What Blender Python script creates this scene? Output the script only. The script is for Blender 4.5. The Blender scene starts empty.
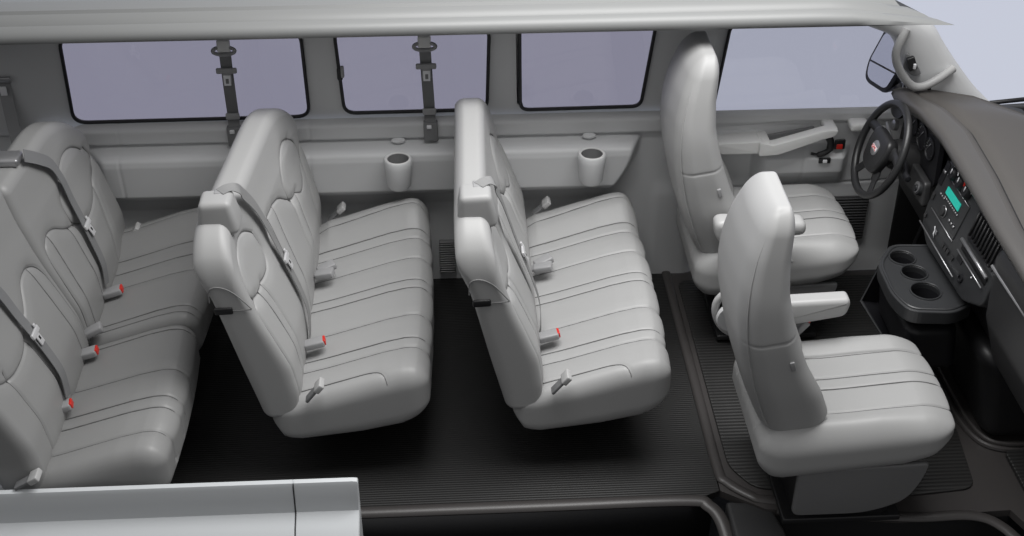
import bpy, bmesh, math, random
import numpy as np
from mathutils import Vector, Matrix, Euler
PI=math.pi
S=bpy.context.scene; COL=S.collection

# ------------------------------------------------------------------ materials
def mat(name, col, rough=.5, metal=0., bump=0., bscale=300., spec=.5, coat=0., var=0.):
    m=bpy.data.materials.new(name); m.use_nodes=True
    nt=m.node_tree; b=nt.nodes['Principled BSDF']
    b.inputs['Base Color'].default_value=(*col,1); b.inputs['Roughness'].default_value=rough
    b.inputs['Metallic'].default_value=metal; b.inputs['Specular IOR Level'].default_value=spec
    b.inputs['Coat Weight'].default_value=coat
    tc=nt.nodes.new('ShaderNodeTexCoord')
    n=nt.nodes.new('ShaderNodeTexNoise'); n.inputs['Scale'].default_value=bscale; n.inputs['Detail'].default_value=3
    nt.links.new(tc.outputs['Object'],n.inputs['Vector'])
    if bump>0:
        bp=nt.nodes.new('ShaderNodeBump'); bp.inputs['Strength'].default_value=bump; bp.inputs['Distance'].default_value=.001
        nt.links.new(n.outputs['Fac'],bp.inputs['Height']); nt.links.new(bp.outputs['Normal'],b.inputs['Normal'])
    if var>0:
        mx=nt.nodes.new('ShaderNodeMixRGB'); mx.inputs['Color1'].default_value=(*col,1)
        mx.inputs['Color2'].default_value=(*[c*(1-var) for c in col],1)
        nt.links.new(n.outputs['Fac'],mx.inputs['Fac']); nt.links.new(mx.outputs['Color'],b.inputs['Base Color'])
    return m
def emis(name,col,st):
    m=mat(name,col,.4); b=m.node_tree.nodes['Principled BSDF']
    b.inputs['Emission Color'].default_value=(*col,1); b.inputs['Emission Strength'].default_value=st
    return m
def tint(name,col,refl=.03):
    m=bpy.data.materials.new(name); m.use_nodes=True; nt=m.node_tree; nt.nodes.clear()
    o=nt.nodes.new('ShaderNodeOutputMaterial'); t=nt.nodes.new('ShaderNodeBsdfTransparent'); g=nt.nodes.new('ShaderNodeBsdfGlossy')
    mx=nt.nodes.new('ShaderNodeMixShader'); t.inputs[0].default_value=(*col,1); g.inputs['Roughness'].default_value=.02
    g.inputs['Color'].default_value=(.8,.8,.8,1); mx.inputs[0].default_value=refl
    nt.links.new(t.outputs[0],mx.inputs[1]); nt.links.new(g.outputs[0],mx.inputs[2]); nt.links.new(mx.outputs[0],o.inputs[0])
    return m
def ribbed(name,col,scale,axis='Y',rough=.45,strength=.6,dist=.004,tint2=None):
    m=mat(name,col,rough); nt=m.node_tree; b=nt.nodes['Principled BSDF']
    g=nt.nodes.new('ShaderNodeTexCoord'); w=nt.nodes.new('ShaderNodeTexWave')
    w.wave_type='BANDS'; w.bands_direction=axis; w.inputs['Scale'].default_value=scale; w.inputs['Distortion'].default_value=0
    nt.links.new(g.outputs['Object'],w.inputs['Vector'])
    bp=nt.nodes.new('ShaderNodeBump'); bp.inputs['Strength'].default_value=strength; bp.inputs['Distance'].default_value=dist
    nt.links.new(w.outputs['Fac'],bp.inputs['Height']); nt.links.new(bp.outputs['Normal'],b.inputs['Normal'])
    if tint2:
        mx=nt.nodes.new('ShaderNodeMixRGB'); mx.inputs['Color1'].default_value=(*col,1); mx.inputs['Color2'].default_value=(*tint2,1)
        nt.links.new(w.outputs['Fac'],mx.inputs['Fac']); nt.links.new(mx.outputs['Color'],b.inputs['Base Color'])
    return m
M=dict(
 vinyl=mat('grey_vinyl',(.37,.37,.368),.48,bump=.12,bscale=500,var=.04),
 vinyl_shaded=mat('grey_vinyl_shaded',(.27,.27,.268),.45,bump=.12,bscale=500,var=.04),  # same vinyl as the other seats, with the light falloff put into its colour
 wall=mat('wall_trim_plastic',(.60,.605,.61),.5,bump=.15,bscale=700,var=.03),
 wall_lt=mat('pale_trim_plastic',(.68,.68,.67),.45,bump=.1,bscale=700),
 seatplastic=mat('seat_plastic',(.44,.44,.438),.38,bump=.05,bscale=600),
 web=mat('belt_webbing',(.20,.202,.206),.6,bump=.5,bscale=900,var=.2),
 web_lt=mat('belt_webbing_pale',(.25,.25,.25),.6,bump=.5,bscale=900,var=.15),
 hard=mat('belt_hardware',(.30,.30,.305),.4),
 chrome=mat('chrome_tongue',(.72,.72,.73),.3,metal=.35),
 red=mat('red_button',(.62,.03,.02),.35),
 white=mat('white_label',(.75,.75,.77),.5),
 black=mat('black_plastic',(.012,.012,.013),.45,bump=.1,bscale=500),
 gasket=mat('black_rubber',(.008,.008,.01),.5),
 dark=mat('charcoal_plastic',(.028,.028,.029),.42,bump=.2,bscale=700,var=.1),
 dash=mat('dash_pad',(.078,.072,.067),.55,bump=.35,bscale=900,var=.15),
 dashlip=mat('dash_brow',(.075,.071,.068),.4,bump=.2,bscale=900),
 stackm=mat('stack_plastic',(.03,.031,.033),.38,bump=.1,bscale=900),
 silver=mat('satin_silver',(.38,.38,.39),.3,metal=.7),
 leather=mat('wheel_leather',(.02,.02,.021),.38,bump=.2,bscale=800),
 body=mat('painted_metal',(.60,.62,.635),.35),
 roof=mat('roof_metal',(.22,.224,.223),.42),
 floor=ribbed('rubber_floor',(.009,.0088,.0086),27,'Y',.5,.4,.002,(.013,.0127,.0124)),
 mat_=ribbed('front_floor_mat',(.014,.0137,.0135),17,'Y',.5,.45,.0025,(.023,.0225,.022)),
 sill=mat('sill_trim',(.05,.046,.045),.4,bump=.2,bscale=500),
 teal=emis('teal_display',(.02,.42,.33),.35),
 glass_dark=tint('tinted_glass_rear',(.655,.635,.675)),
 glass_light=tint('tinted_glass_front',(.815,.812,.835)),
 mirror=mat('mirror_glass',(.72,.73,.78),.04,metal=1.),
 cup_rubber=mat('cup_rubber',(.22,.22,.223),.5),
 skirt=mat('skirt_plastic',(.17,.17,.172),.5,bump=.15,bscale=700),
 seam_shade=mat('seam_shade_tube',(.13,.13,.13),.55),  # dark tubes along the seat seams, groove shade put into their colour
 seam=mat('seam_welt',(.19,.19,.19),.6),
)
# ------------------------------------------------------------------ scene graph helpers
def tag(o,label=None,cat=None,group=None,kind=None):
    if label: o['label']=label
    if cat: o['category']=cat
    if group: o['group']=group
    if kind: o['kind']=kind
    return o
def empty(name,loc=(0,0,0)):
    o=bpy.data.objects.new(name,None); o.location=loc; o.empty_display_size=.1; COL.objects.link(o); return o
def root_of(p):
    v=Vector((0,0,0))
    while p is not None: v+=p.location; p=p.parent
    return v
def mk(name,V,F,m,parent=None,smooth=True):
    """vertices in world coordinates; offset to the parent's frame"""
    off=root_of(parent) if parent else Vector((0,0,0))
    me=bpy.data.meshes.new(name)
    V=np.asarray(V,float)-np.array(off)
    me.from_pydata(V.tolist(),[],F); me.validate(); me.update()
    if smooth: me.polygons.foreach_set('use_smooth',[True]*len(me.polygons))
    me.materials.append(m)
    o=bpy.data.objects.new(name,me); COL.objects.link(o)
    if parent: o.parent=parent
    return o
def mkbm(name,bm,m,parent=None,smooth=True,ang=40):
    bmesh.ops.recalc_face_normals(bm,faces=bm.faces)
    if smooth:
        for e in bm.edges:
            if len(e.link_faces)==2 and e.calc_face_angle(0)>math.radians(ang): e.smooth=False
    off=root_of(parent) if parent else Vector((0,0,0))
    bmesh.ops.translate(bm,verts=bm.verts,vec=-off)
    me=bpy.data.meshes.new(name); bm.to_mesh(me); bm.free()
    if smooth: me.polygons.foreach_set('use_smooth',[True]*len(me.polygons))
    me.materials.append(m)
    o=bpy.data.objects.new(name,me); COL.objects.link(o)
    if parent: o.parent=parent
    return o
def copy_tree(o,parent=None,dx=None,label=None):
    c=o.copy(); COL.objects.link(c)
    if parent: c.parent=parent
    if dx is not None: c.location=o.location+Vector(dx)
    if label: c['label']=label
    for ch in [x for x in bpy.data.objects if x.parent==o]: copy_tree(ch,c)
    return c
# ------------------------------------------------------------------ shape helpers
def add_box(bm,c,s,r=0.,rot=None,seg=3):
    b=bmesh.new(); bmesh.ops.create_cube(b,size=1)
    bmesh.ops.scale(b,vec=s,verts=b.verts)
    if r>0: bmesh.ops.bevel(b,geom=b.edges[:]+b.verts[:],offset=min(r,min(s)*.49),segments=seg,profile=.5,affect='EDGES')
    if rot is not None: bmesh.ops.rotate(b,verts=b.verts,cent=(0,0,0),matrix=(rot if isinstance(rot,Matrix) else Euler(rot).to_matrix()))
    bmesh.ops.translate(b,verts=b.verts,vec=c)
    me=bpy.data.meshes.new('t'); b.to_mesh(me); b.free(); bm.from_mesh(me); bpy.data.meshes.remove(me)
def box(name,c,s,m,parent=None,r=.003,rot=None,seg=3):
    bm=bmesh.new(); add_box(bm,c,s,r,rot,seg); return mkbm(name,bm,m,parent)
def smooth_path(P,n=8,closed=False):
    P=[Vector(p) for p in P]; out=[]; N=len(P); R=range(N if closed else N-1)
    for i in R:
        g=(lambda k:P[k%N]) if closed else (lambda k:P[max(0,min(N-1,k))])
        a,b,c,d=g(i-1),g(i),g(i+1),g(i+2)
        for k in range(n):
            t=k/n; out.append(.5*((2*b)+(c-a)*t+(2*a-5*b+4*c-d)*t*t+(3*b-a-3*c+d)*t**3))
    if not closed: out.append(P[-1])
    return out
def add_tube(bm,P,r,seg=12,closed=False,flat=1.,up=None):
    P=[Vector(p) for p in P]; N=len(P); rings=[]
    rr=r if hasattr(r,'__len__') else [r]*N
    prev=None
    for i in range(N):
        a=P[(i-1)%N] if closed or i>0 else P[0]; b=P[(i+1)%N] if closed or i<N-1 else P[-1]
        t=(b-a).normalized()
        if up is not None: n=Vector(up)-t*Vector(up).dot(t)
        elif prev is None: n=t.orthogonal()
        else: n=prev-t*prev.dot(t)
        n.normalize(); prev=n; s=t.cross(n)
        rings.append([bm.verts.new(P[i]+n*math.cos(2*PI*k/seg)*rr[i]*flat+s*math.sin(2*PI*k/seg)*rr[i]) for k in range(seg)])
    for i in range(N if closed else N-1):
        A=rings[i]; B=rings[(i+1)%N]
        for k in range(seg): bm.faces.new((A[k],A[(k+1)%seg],B[(k+1)%seg],B[k]))
    if not closed: bm.faces.new(rings[0][::-1]); bm.faces.new(rings[-1])
def tube(name,P,r,m,parent=None,seg=12,closed=False,flat=1.,up=None):
    bm=bmesh.new(); add_tube(bm,P,r,seg,closed,flat,up); return mkbm(name,bm,m,parent)
def add_lathe(bm,prof,c,axis=(0,0,1),seg=32,sc=(1,1),cap=True):
    q=Vector((0,0,1)).rotation_difference(Vector(axis)); rings=[]
    for r,z in prof:
        rings.append([bm.verts.new(q@Vector((r*math.cos(2*PI*k/seg)*sc[0],r*math.sin(2*PI*k/seg)*sc[1],z))+Vector(c)) for k in range(seg)])
    for A,B in zip(rings,rings[1:]):
        for k in range(seg): bm.faces.new((A[k],A[(k+1)%seg],B[(k+1)%seg],B[k]))
    if cap and prof[0][0]>1e-6: bm.faces.new(rings[0][::-1])
    if cap and prof[-1][0]>1e-6: bm.faces.new(rings[-1])
    bmesh.ops.remove_doubles(bm,verts=bm.verts,dist=1e-6)
def lathe(name,prof,c,m,parent=None,axis=(0,0,1),seg=32,sc=(1,1),cap=True):
    bm=bmesh.new(); add_lathe(bm,prof,c,axis,seg,sc,cap); return mkbm(name,bm,m,parent)
def add_prism(bm,poly,org,ux,uy,depth,r=.0,seg=3):
    """polygon (a,b) in the plane org+a*ux+b*uy, extruded by vector depth; edges bevelled"""
    org,ux,uy,depth=Vector(org),Vector(ux),Vector(uy),Vector(depth)
    b=bmesh.new(); vs=[b.verts.new(org+ux*p[0]+uy*p[1]) for p in poly]; f=b.faces.new(vs)
    e=bmesh.ops.extrude_face_region(b,geom=[f]); nv=[x for x in e['geom'] if isinstance(x,bmesh.types.BMVert)]
    bmesh.ops.translate(b,verts=nv,vec=depth); bmesh.ops.recalc_face_normals(b,faces=b.faces)
    if r>0:
        caps=[f for f in b.faces if len(f.verts)==len(poly)] if len(poly)!=4 else [f for f in b.faces if abs(f.normal.dot(depth.normalized()))>.99]
        ed=set()
        for f in caps: ed|=set(f.edges)
        bmesh.ops.bevel(b,geom=list(ed),offset=r,segments=seg,profile=.5,affect='EDGES')
    me=bpy.data.meshes.new('t'); b.to_mesh(me); b.free(); bm.from_mesh(me); bpy.data.meshes.remove(me)
def prism(name,poly,org,ux,uy,depth,m,parent=None,r=.0,seg=3,ang=40):
    bm=bmesh.new(); add_prism(bm,poly,org,ux,uy,depth,r,seg); return mkbm(name,bm,m,parent,ang=ang)
def rpoly(poly,rad,n=6):
    """round the corners of a polygon; rad number or list"""
    out=[]; N=len(poly)
    for i in range(N):
        p=Vector(poly[i]).to_2d(); a=Vector(poly[i-1]).to_2d(); b=Vector(poly[(i+1)%N]).to_2d()
        r=rad[i] if hasattr(rad,'__len__') else rad
        u=(a-p); v=(b-p); r=min(r,u.length*.48,v.length*.48); 
        if r<1e-5: out.append((p.x,p.y)); continue
        s=p+u.normalized()*r; e=p+v.normalized()*r
        for k in range(n+1):
            t=k/n; q=s*(1-t)**2+p*2*t*(1-t)+e*t*t; out.append((q.x,q.y))
    return out
def ribbon(name,P,Nrm,w,m,parent=None,th=.002):
    """flat strap along P with surface normals Nrm"""
    P=[Vector(p) for p in P]; V=[];F=[]
    for i,p in enumerate(P):
        t=(P[min(i+1,len(P)-1)]-P[max(i-1,0)]).normalized(); n=Vector(Nrm[i] if isinstance(Nrm,list) else Nrm)
        n=(n-t*n.dot(t)).normalized(); s=t.cross(n)*w/2
        V+=[p-s,p+s,p+s+n*th,p-s+n*th]
    for i in range(len(P)-1):
        for k in range(4):
            F.append((4*i+k,4*i+(k+1)%4,4*i+4+(k+1)%4,4*i+4+k))
    F+=[(0,1,2,3),(4*len(P)-1,4*len(P)-2,4*len(P)-3,4*len(P)-4)]
    o=mk(name,[tuple(v) for v in V],F,m,parent,smooth=False); return o
def text(name,s,size,org,ux,uy,m,parent=None,depth=.0004,align='CENTER'):
    c=bpy.data.curves.new('txt','FONT'); c.body=s; c.size=size; c.extrude=depth; c.align_x=align; c.align_y='CENTER'
    t=bpy.data.objects.new('txt',c); COL.objects.link(t)
    dg=bpy.context.evaluated_depsgraph_get(); me=bpy.data.meshes.new_from_object(t.evaluated_get(dg))
    bpy.data.objects.remove(t)
    ux=Vector(ux).normalized(); uy=Vector(uy).normalized(); uz=ux.cross(uy); org=Vector(org)
    V=[tuple(org+ux*v.co.x+uy*v.co.y+uz*v.co.z) for v in me.vertices]; F=[tuple(p.vertices) for p in me.polygons]
    return mk(name,V,F,m,parent,smooth=False)
def grid_surface(name,xs,zs,fy,m,parent=None,thick=0):
    X,Z=np.meshgrid(np.array(xs),np.array(zs)); Y=fy(X,Z)
    V=np.stack([X.ravel(),Y.ravel(),Z.ravel()],1); nx=len(xs); F=[]
    for j in range(len(zs)-1):
        for i in range(nx-1): a=j*nx+i; F.append((a,a+1,a+nx+1,a+nx))
    return mk(name,V,F,m,parent)
def axis_pts(L,r,step):
    k=max(4,int(r/step*1.2)); e=[r*(1-math.tan(PI/4*(1-i/k))) for i in range(k)]
    n=max(1,int((L-2*r)/step)); mid=[r+(L-2*r)*i/n for i in range(n+1)]
    return e+mid+[L-x for x in reversed(e)]
def softbox(dims,rad,step):
    """rounded box, returns positions, outward normals, faces"""
    A=[axis_pts(dims[i],rad[i],step[i] if hasattr(step,'__len__') else step) for i in range(3)]
    idx={}; V=[]; F=[]
    n=[len(a) for a in A]
    def vid(i,j,k):
        key=(i,j,k)
        if key not in idx: idx[key]=len(V); V.append((A[0][i],A[1][j],A[2][k]))
        return idx[key]
    for i in range(n[0]-1):
        for j in range(n[1]-1):
            F.append((vid(i,j,0),vid(i,j+1,0),vid(i+1,j+1,0),vid(i+1,j,0))); k=n[2]-1
            F.append((vid(i,j,k),vid(i+1,j,k),vid(i+1,j+1,k),vid(i,j+1,k)))
    for i in range(n[0]-1):
        for k in range(n[2]-1):
            F.append((vid(i,0,k),vid(i+1,0,k),vid(i+1,0,k+1),vid(i,0,k+1))); j=n[1]-1
            F.append((vid(i,j,k),vid(i,j,k+1),vid(i+1,j,k+1),vid(i+1,j,k)))
    for j in range(n[1]-1):
        for k in range(n[2]-1):
            F.append((vid(0,j,k),vid(0,j,k+1),vid(0,j+1,k+1),vid(0,j+1,k))); i=n[0]-1
            F.append((vid(i,j,k),vid(i,j+1,k),vid(i,j+1,k+1),vid(i,j,k+1)))
    V=np.array(V); D=np.array(dims); r=np.array(rad)
    c=np.clip(V,r,D-r); d=(V-c)/r; ln=np.linalg.norm(d,axis=1,keepdims=True); ln[ln==0]=1; d=d/ln
    return c+r*d, d, F
def seamdist(A,B,line):
    """distance of points (A,B) to polyline"""
    best=np.full(A.shape,9.)
    for (a0,b0),(a1,b1) in zip(line,line[1:]):
        da,db=a1-a0,b1-b0; L2=da*da+db*db
        t=np.clip(((A-a0)*da+(B-b0)*db)/max(L2,1e-9),0,1)
        best=np.minimum(best,np.hypot(A-a0-t*da,B-b0-t*db))
    return best
def sp(P,n=6):
    return [(p.x,p.y) for p in smooth_path([(a,b,0) for a,b in P],n)]
ip=np.interp
def add_seam_shade(V,F,A,B,mask,lines,NN,r=.0021,lift=.0012):
    """dark tubes added in the seam grooves to deepen their shade: returns vertices, faces and number of cloth faces"""
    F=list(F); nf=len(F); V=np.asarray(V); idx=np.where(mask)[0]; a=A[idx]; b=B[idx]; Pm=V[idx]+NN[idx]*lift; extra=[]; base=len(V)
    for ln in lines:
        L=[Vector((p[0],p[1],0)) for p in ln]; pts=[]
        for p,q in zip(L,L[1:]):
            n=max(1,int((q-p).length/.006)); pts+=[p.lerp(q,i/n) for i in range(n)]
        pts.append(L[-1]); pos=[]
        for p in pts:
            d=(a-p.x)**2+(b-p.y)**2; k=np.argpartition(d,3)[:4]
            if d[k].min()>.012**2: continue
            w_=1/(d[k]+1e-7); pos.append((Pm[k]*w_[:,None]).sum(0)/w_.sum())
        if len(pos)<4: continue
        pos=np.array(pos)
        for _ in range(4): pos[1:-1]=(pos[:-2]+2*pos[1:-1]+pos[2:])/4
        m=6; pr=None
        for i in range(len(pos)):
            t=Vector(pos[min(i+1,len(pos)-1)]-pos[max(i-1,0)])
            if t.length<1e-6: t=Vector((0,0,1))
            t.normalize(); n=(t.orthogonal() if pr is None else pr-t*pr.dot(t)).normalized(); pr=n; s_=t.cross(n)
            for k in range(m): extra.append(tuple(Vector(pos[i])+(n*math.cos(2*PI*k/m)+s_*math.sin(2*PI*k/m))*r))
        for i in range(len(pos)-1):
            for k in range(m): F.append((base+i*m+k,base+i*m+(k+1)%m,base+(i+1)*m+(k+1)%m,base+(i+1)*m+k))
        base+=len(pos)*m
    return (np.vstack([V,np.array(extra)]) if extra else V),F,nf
def seam_shade_mat(o,nf):
    o.data.materials.append(M['seam_shade'])
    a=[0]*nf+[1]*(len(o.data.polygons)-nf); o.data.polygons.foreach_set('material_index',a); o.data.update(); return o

# ================================================================== BENCH SEATS
def densify(a,b,sg=.03):
    x=np.linspace(a[0]-.15,a[-1]+.15,300); y=np.interp(x,a,b); m0=(b[1]-b[0])/(a[1]-a[0]); m1=(b[-1]-b[-2])/(a[-1]-a[-2])
    y=np.where(x<a[0],b[0]+(x-a[0])*m0,y); y=np.where(x>a[-1],b[-1]+(x-a[-1])*m1,y)
    k=np.exp(-((x[:,None]-x[None,:])/sg)**2); k/=k.sum(1,keepdims=True); y=k@y; m=(x>=a[0])&(x<=a[-1]); return x[m],y[m]
ZR=[.26,.50,.76,.89,1.00,1.10]; XR=[.172,.112,.052,.015,.005,.02]
ZF=[.26,.38,.50,.63,.77,.90,1.0,1.10]; XF=[.29,.305,.288,.235,.175,.135,.115,.10]
ZR,XR=densify(ZR,XR); ZF,XF=densify(ZF,XF)
def bench_top_z(Y,y0,y1,h=1.055):
    """height of the top edge of the backrest across the bench"""
    d0=np.clip((Y-y0)/.24,0,1); d1=np.clip((y1-Y)/.36,0,1)
    a=.86+(1.04-.86)*np.sqrt(1-(1-d0)**2)
    b=.84+(h-.84)*np.sqrt(1-(1-d1)**2)
    return np.minimum(a+.045*np.clip((Y-y0-.2)/.15,0,1),b)
def build_back(parent,off,y0,y1,seams,mt,h=1.055,name='backrest',topf=None,step=.0045,lean=0.,twist=1.):
    W=y1-y0; H=1.0; T=.12
    P,N,F=softbox((H,W,T),(.05,.035,.035),(step,step,.012))
    t,v,w=P[:,0],P[:,1],P[:,2]; Y=y0+v; 
    top=(topf or bench_top_z)(Y,y0,y1) if topf else bench_top_z(Y,y0,y1,h)
    zb=.27; z=zb+t/H*(top-zb)
    front=np.clip(N[:,2],0,1)**.5
    disp=np.zeros(len(z))
    for ln,dep,wid in seams:
        d=seamdist(Y,z,ln); disp-=dep*np.exp(-(d/wid)**2); disp-=dep*.8*np.exp(-(d/(wid*5))**2)
    disp*=front
    # padding swell of the head area above the shoulder seam
    xr=ip(z,ZR,XR); xf=ip(z,ZF,XF)
    k=w/T
    x=off+xr+(xf-xr)*k+disp*.95+front*.0
    x+=lean*(z-.3)+.06*np.clip((Y-.65)/.75,0,1.25)*np.clip((z-.4)/.45,0,1)*twist
    # rear face bulge and slim ends
    x-=(1-k)*.012*np.sin(np.clip((z-.8)/.25,0,1)*PI)*np.clip(-N[:,2],0,1)
    z=z+disp*.25
    V,F,nf=add_seam_shade(np.stack([x,Y,z],1),F,Y,z,N[:,2]>.6,[l[0] for l in seams],np.tile(np.array([.95,0,.3]),(len(x),1))); return seam_shade_mat(mk(name,V,F,mt,parent),nf)
def front_pt(Y,z,off,d=.0,lean=0.):
    x=off+float(ip(z,ZF,XF))+lean*(z-.3)+.06*min(1.25,max(0,(Y-.65)/.75))*min(1,max(0,(z-.4)/.45))
    dz=.02; g=(float(ip(z+dz,ZF,XF))-float(ip(z-dz,ZF,XF)))/(2*dz)+lean
    n=Vector((1,0,-g)).normalized()
    return Vector((x,Y,z))+n*d, n
def build_cushion(parent,off,y0,y1,seams,mt,name='cushion',x0=.19,L=.565,step=.0045,nearb=1,farb=1,zo=0.):
    W=y1-y0; T=.2
    P,N,F=softbox((L,W,T),(.075,.05,.06),(.007,step,.012))
    u,v,w=P[:,0],P[:,1],P[:,2]; Y=y0+v; k=w/T
    bot=ip(u,[0,.04,.1,.32,.46,.53,.565],[.23,.17,.16,.185,.215,.25,.27])
    top=ip(u,[0,.1,.2,.3,.4,.47,.52,.565],[.33,.345,.372,.405,.438,.455,.458,.45])
    z=bot+(top-bot)*k
    up=np.clip(N[:,2],0,1)**.6; fr=np.clip(N[:,0],0,1)*(k>.25)
    mask=np.clip(up+fr,0,1)
    disp=np.zeros(len(z))
    for ln,dep,wid in seams:
        d=seamdist(Y,u,ln); disp-=dep*np.exp(-(d/wid)**2); disp-=dep*.9*np.exp(-(d/(wid*6))**2)
    disp*=mask
    # outer bolsters rise a little
    bol=.018*np.exp(-((Y-y0-.08)/.06)**2)*nearb*.4+.07*np.exp(-((y1-.11-Y)/.09)**2)*farb
    bol=bol*up*np.clip(u/.15,0,1)
    frontbow=.018*(1-((Y-(y0+y1)/2)/(W/2))**2)
    x=off+x0+u+N[:,0]*disp+frontbow*np.clip((u-.2)/.3,0,1)
    z=z+N[:,2]*disp+bol+zo
    Y=Y+0*Y
    V,F,nf=add_seam_shade(np.stack([x,Y,z],1),F,Y,u,mask>.35,[l[0] for l in seams],np.stack([N[:,0],0*x,N[:,2]],1)); return seam_shade_mat(mk(name,V,F,mt,parent),nf)
def buckle(parent,p,yaw=0,pitch=25,button=True,name='buckle',L=.076,m=None):
    R=Euler((0,-math.radians(pitch),math.radians(yaw))).to_matrix()
    bm=bmesh.new(); add_box(bm,(0,0,0),(L,.042,.028),.007); add_box(bm,(-L*.62,0,-.002),(L*.5,.02,.012),.004)
    for v in bm.verts:
        if v.co.x>.0: v.co.y*=1.12
    bmesh.ops.rotate(bm,verts=bm.verts,cent=(0,0,0),matrix=R); bmesh.ops.translate(bm,verts=bm.verts,vec=p)
    b=mkbm(name,bm,m or M['hard'],parent)
    if button:
        q=Vector(p)+R@Vector((L*.5,0,.002))
        box('release_button',q,(.010,.034,.023),M['red'],b,.003,R)
    return b
def stalk(parent,p,tilt=30,m=None):
    """upright belt tongue holder"""
    R=Euler((0,math.radians(tilt),0)).to_matrix()
    bm=bmesh.new(); add_box(bm,(0,0,0),(.012,.036,.075),.004)
    bmesh.ops.rotate(bm,verts=bm.verts,cent=(0,0,0),matrix=R); bmesh.ops.translate(bm,verts=bm.verts,vec=p)
    b=mkbm('belt_anchor',bm,M['web'],parent)
    q=Vector(p)+R@Vector((0,0,.042)); box('tongue',q,(.022,.052,.038),M['seatplastic'] if m is None else m,b,.005,R)
    return b
def latch_plate(parent,p,n,up):
    n=Vector(n).normalized(); up=Vector(up); up=(up-n*up.dot(n)).normalized(); s=up.cross(n)
    Rm=Matrix((s,up,n)).transposed()
    bm=bmesh.new(); add_box(bm,Vector(p)+n*.004,(.066,.020,.010),.003,Rm); add_box(bm,Vector(p)-up*.026+n*.004,(.030,.046,.005),.0015,Rm)
    add_box(bm,Vector(p)+up*.012+s*.02+n*.005,(.012,.022,.007),.002,Rm)
    o=mkbm('latch_plate',bm,M['chrome'],parent)
    box('slot',Vector(p)-up*.024+n*.0065,(.01,.014,.002),M['black'],o,.0008,Rm)
    return o
def strap_on(parent,path,off,w=.046,lean=0.,m=None,d=.012):
    """path of (Y,z) on the front face, smooth"""
    pts=[];ns=[]
    for q in smooth_path([(a,b,c) for a,b,c in path],6):
        p,n=front_pt(q.x,q.y,off,q.z,lean); pts.append(p); ns.append(n)
    return ribbon('shoulder_belt',pts,ns,w,m or M['web_lt'],parent,.0025)

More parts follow.
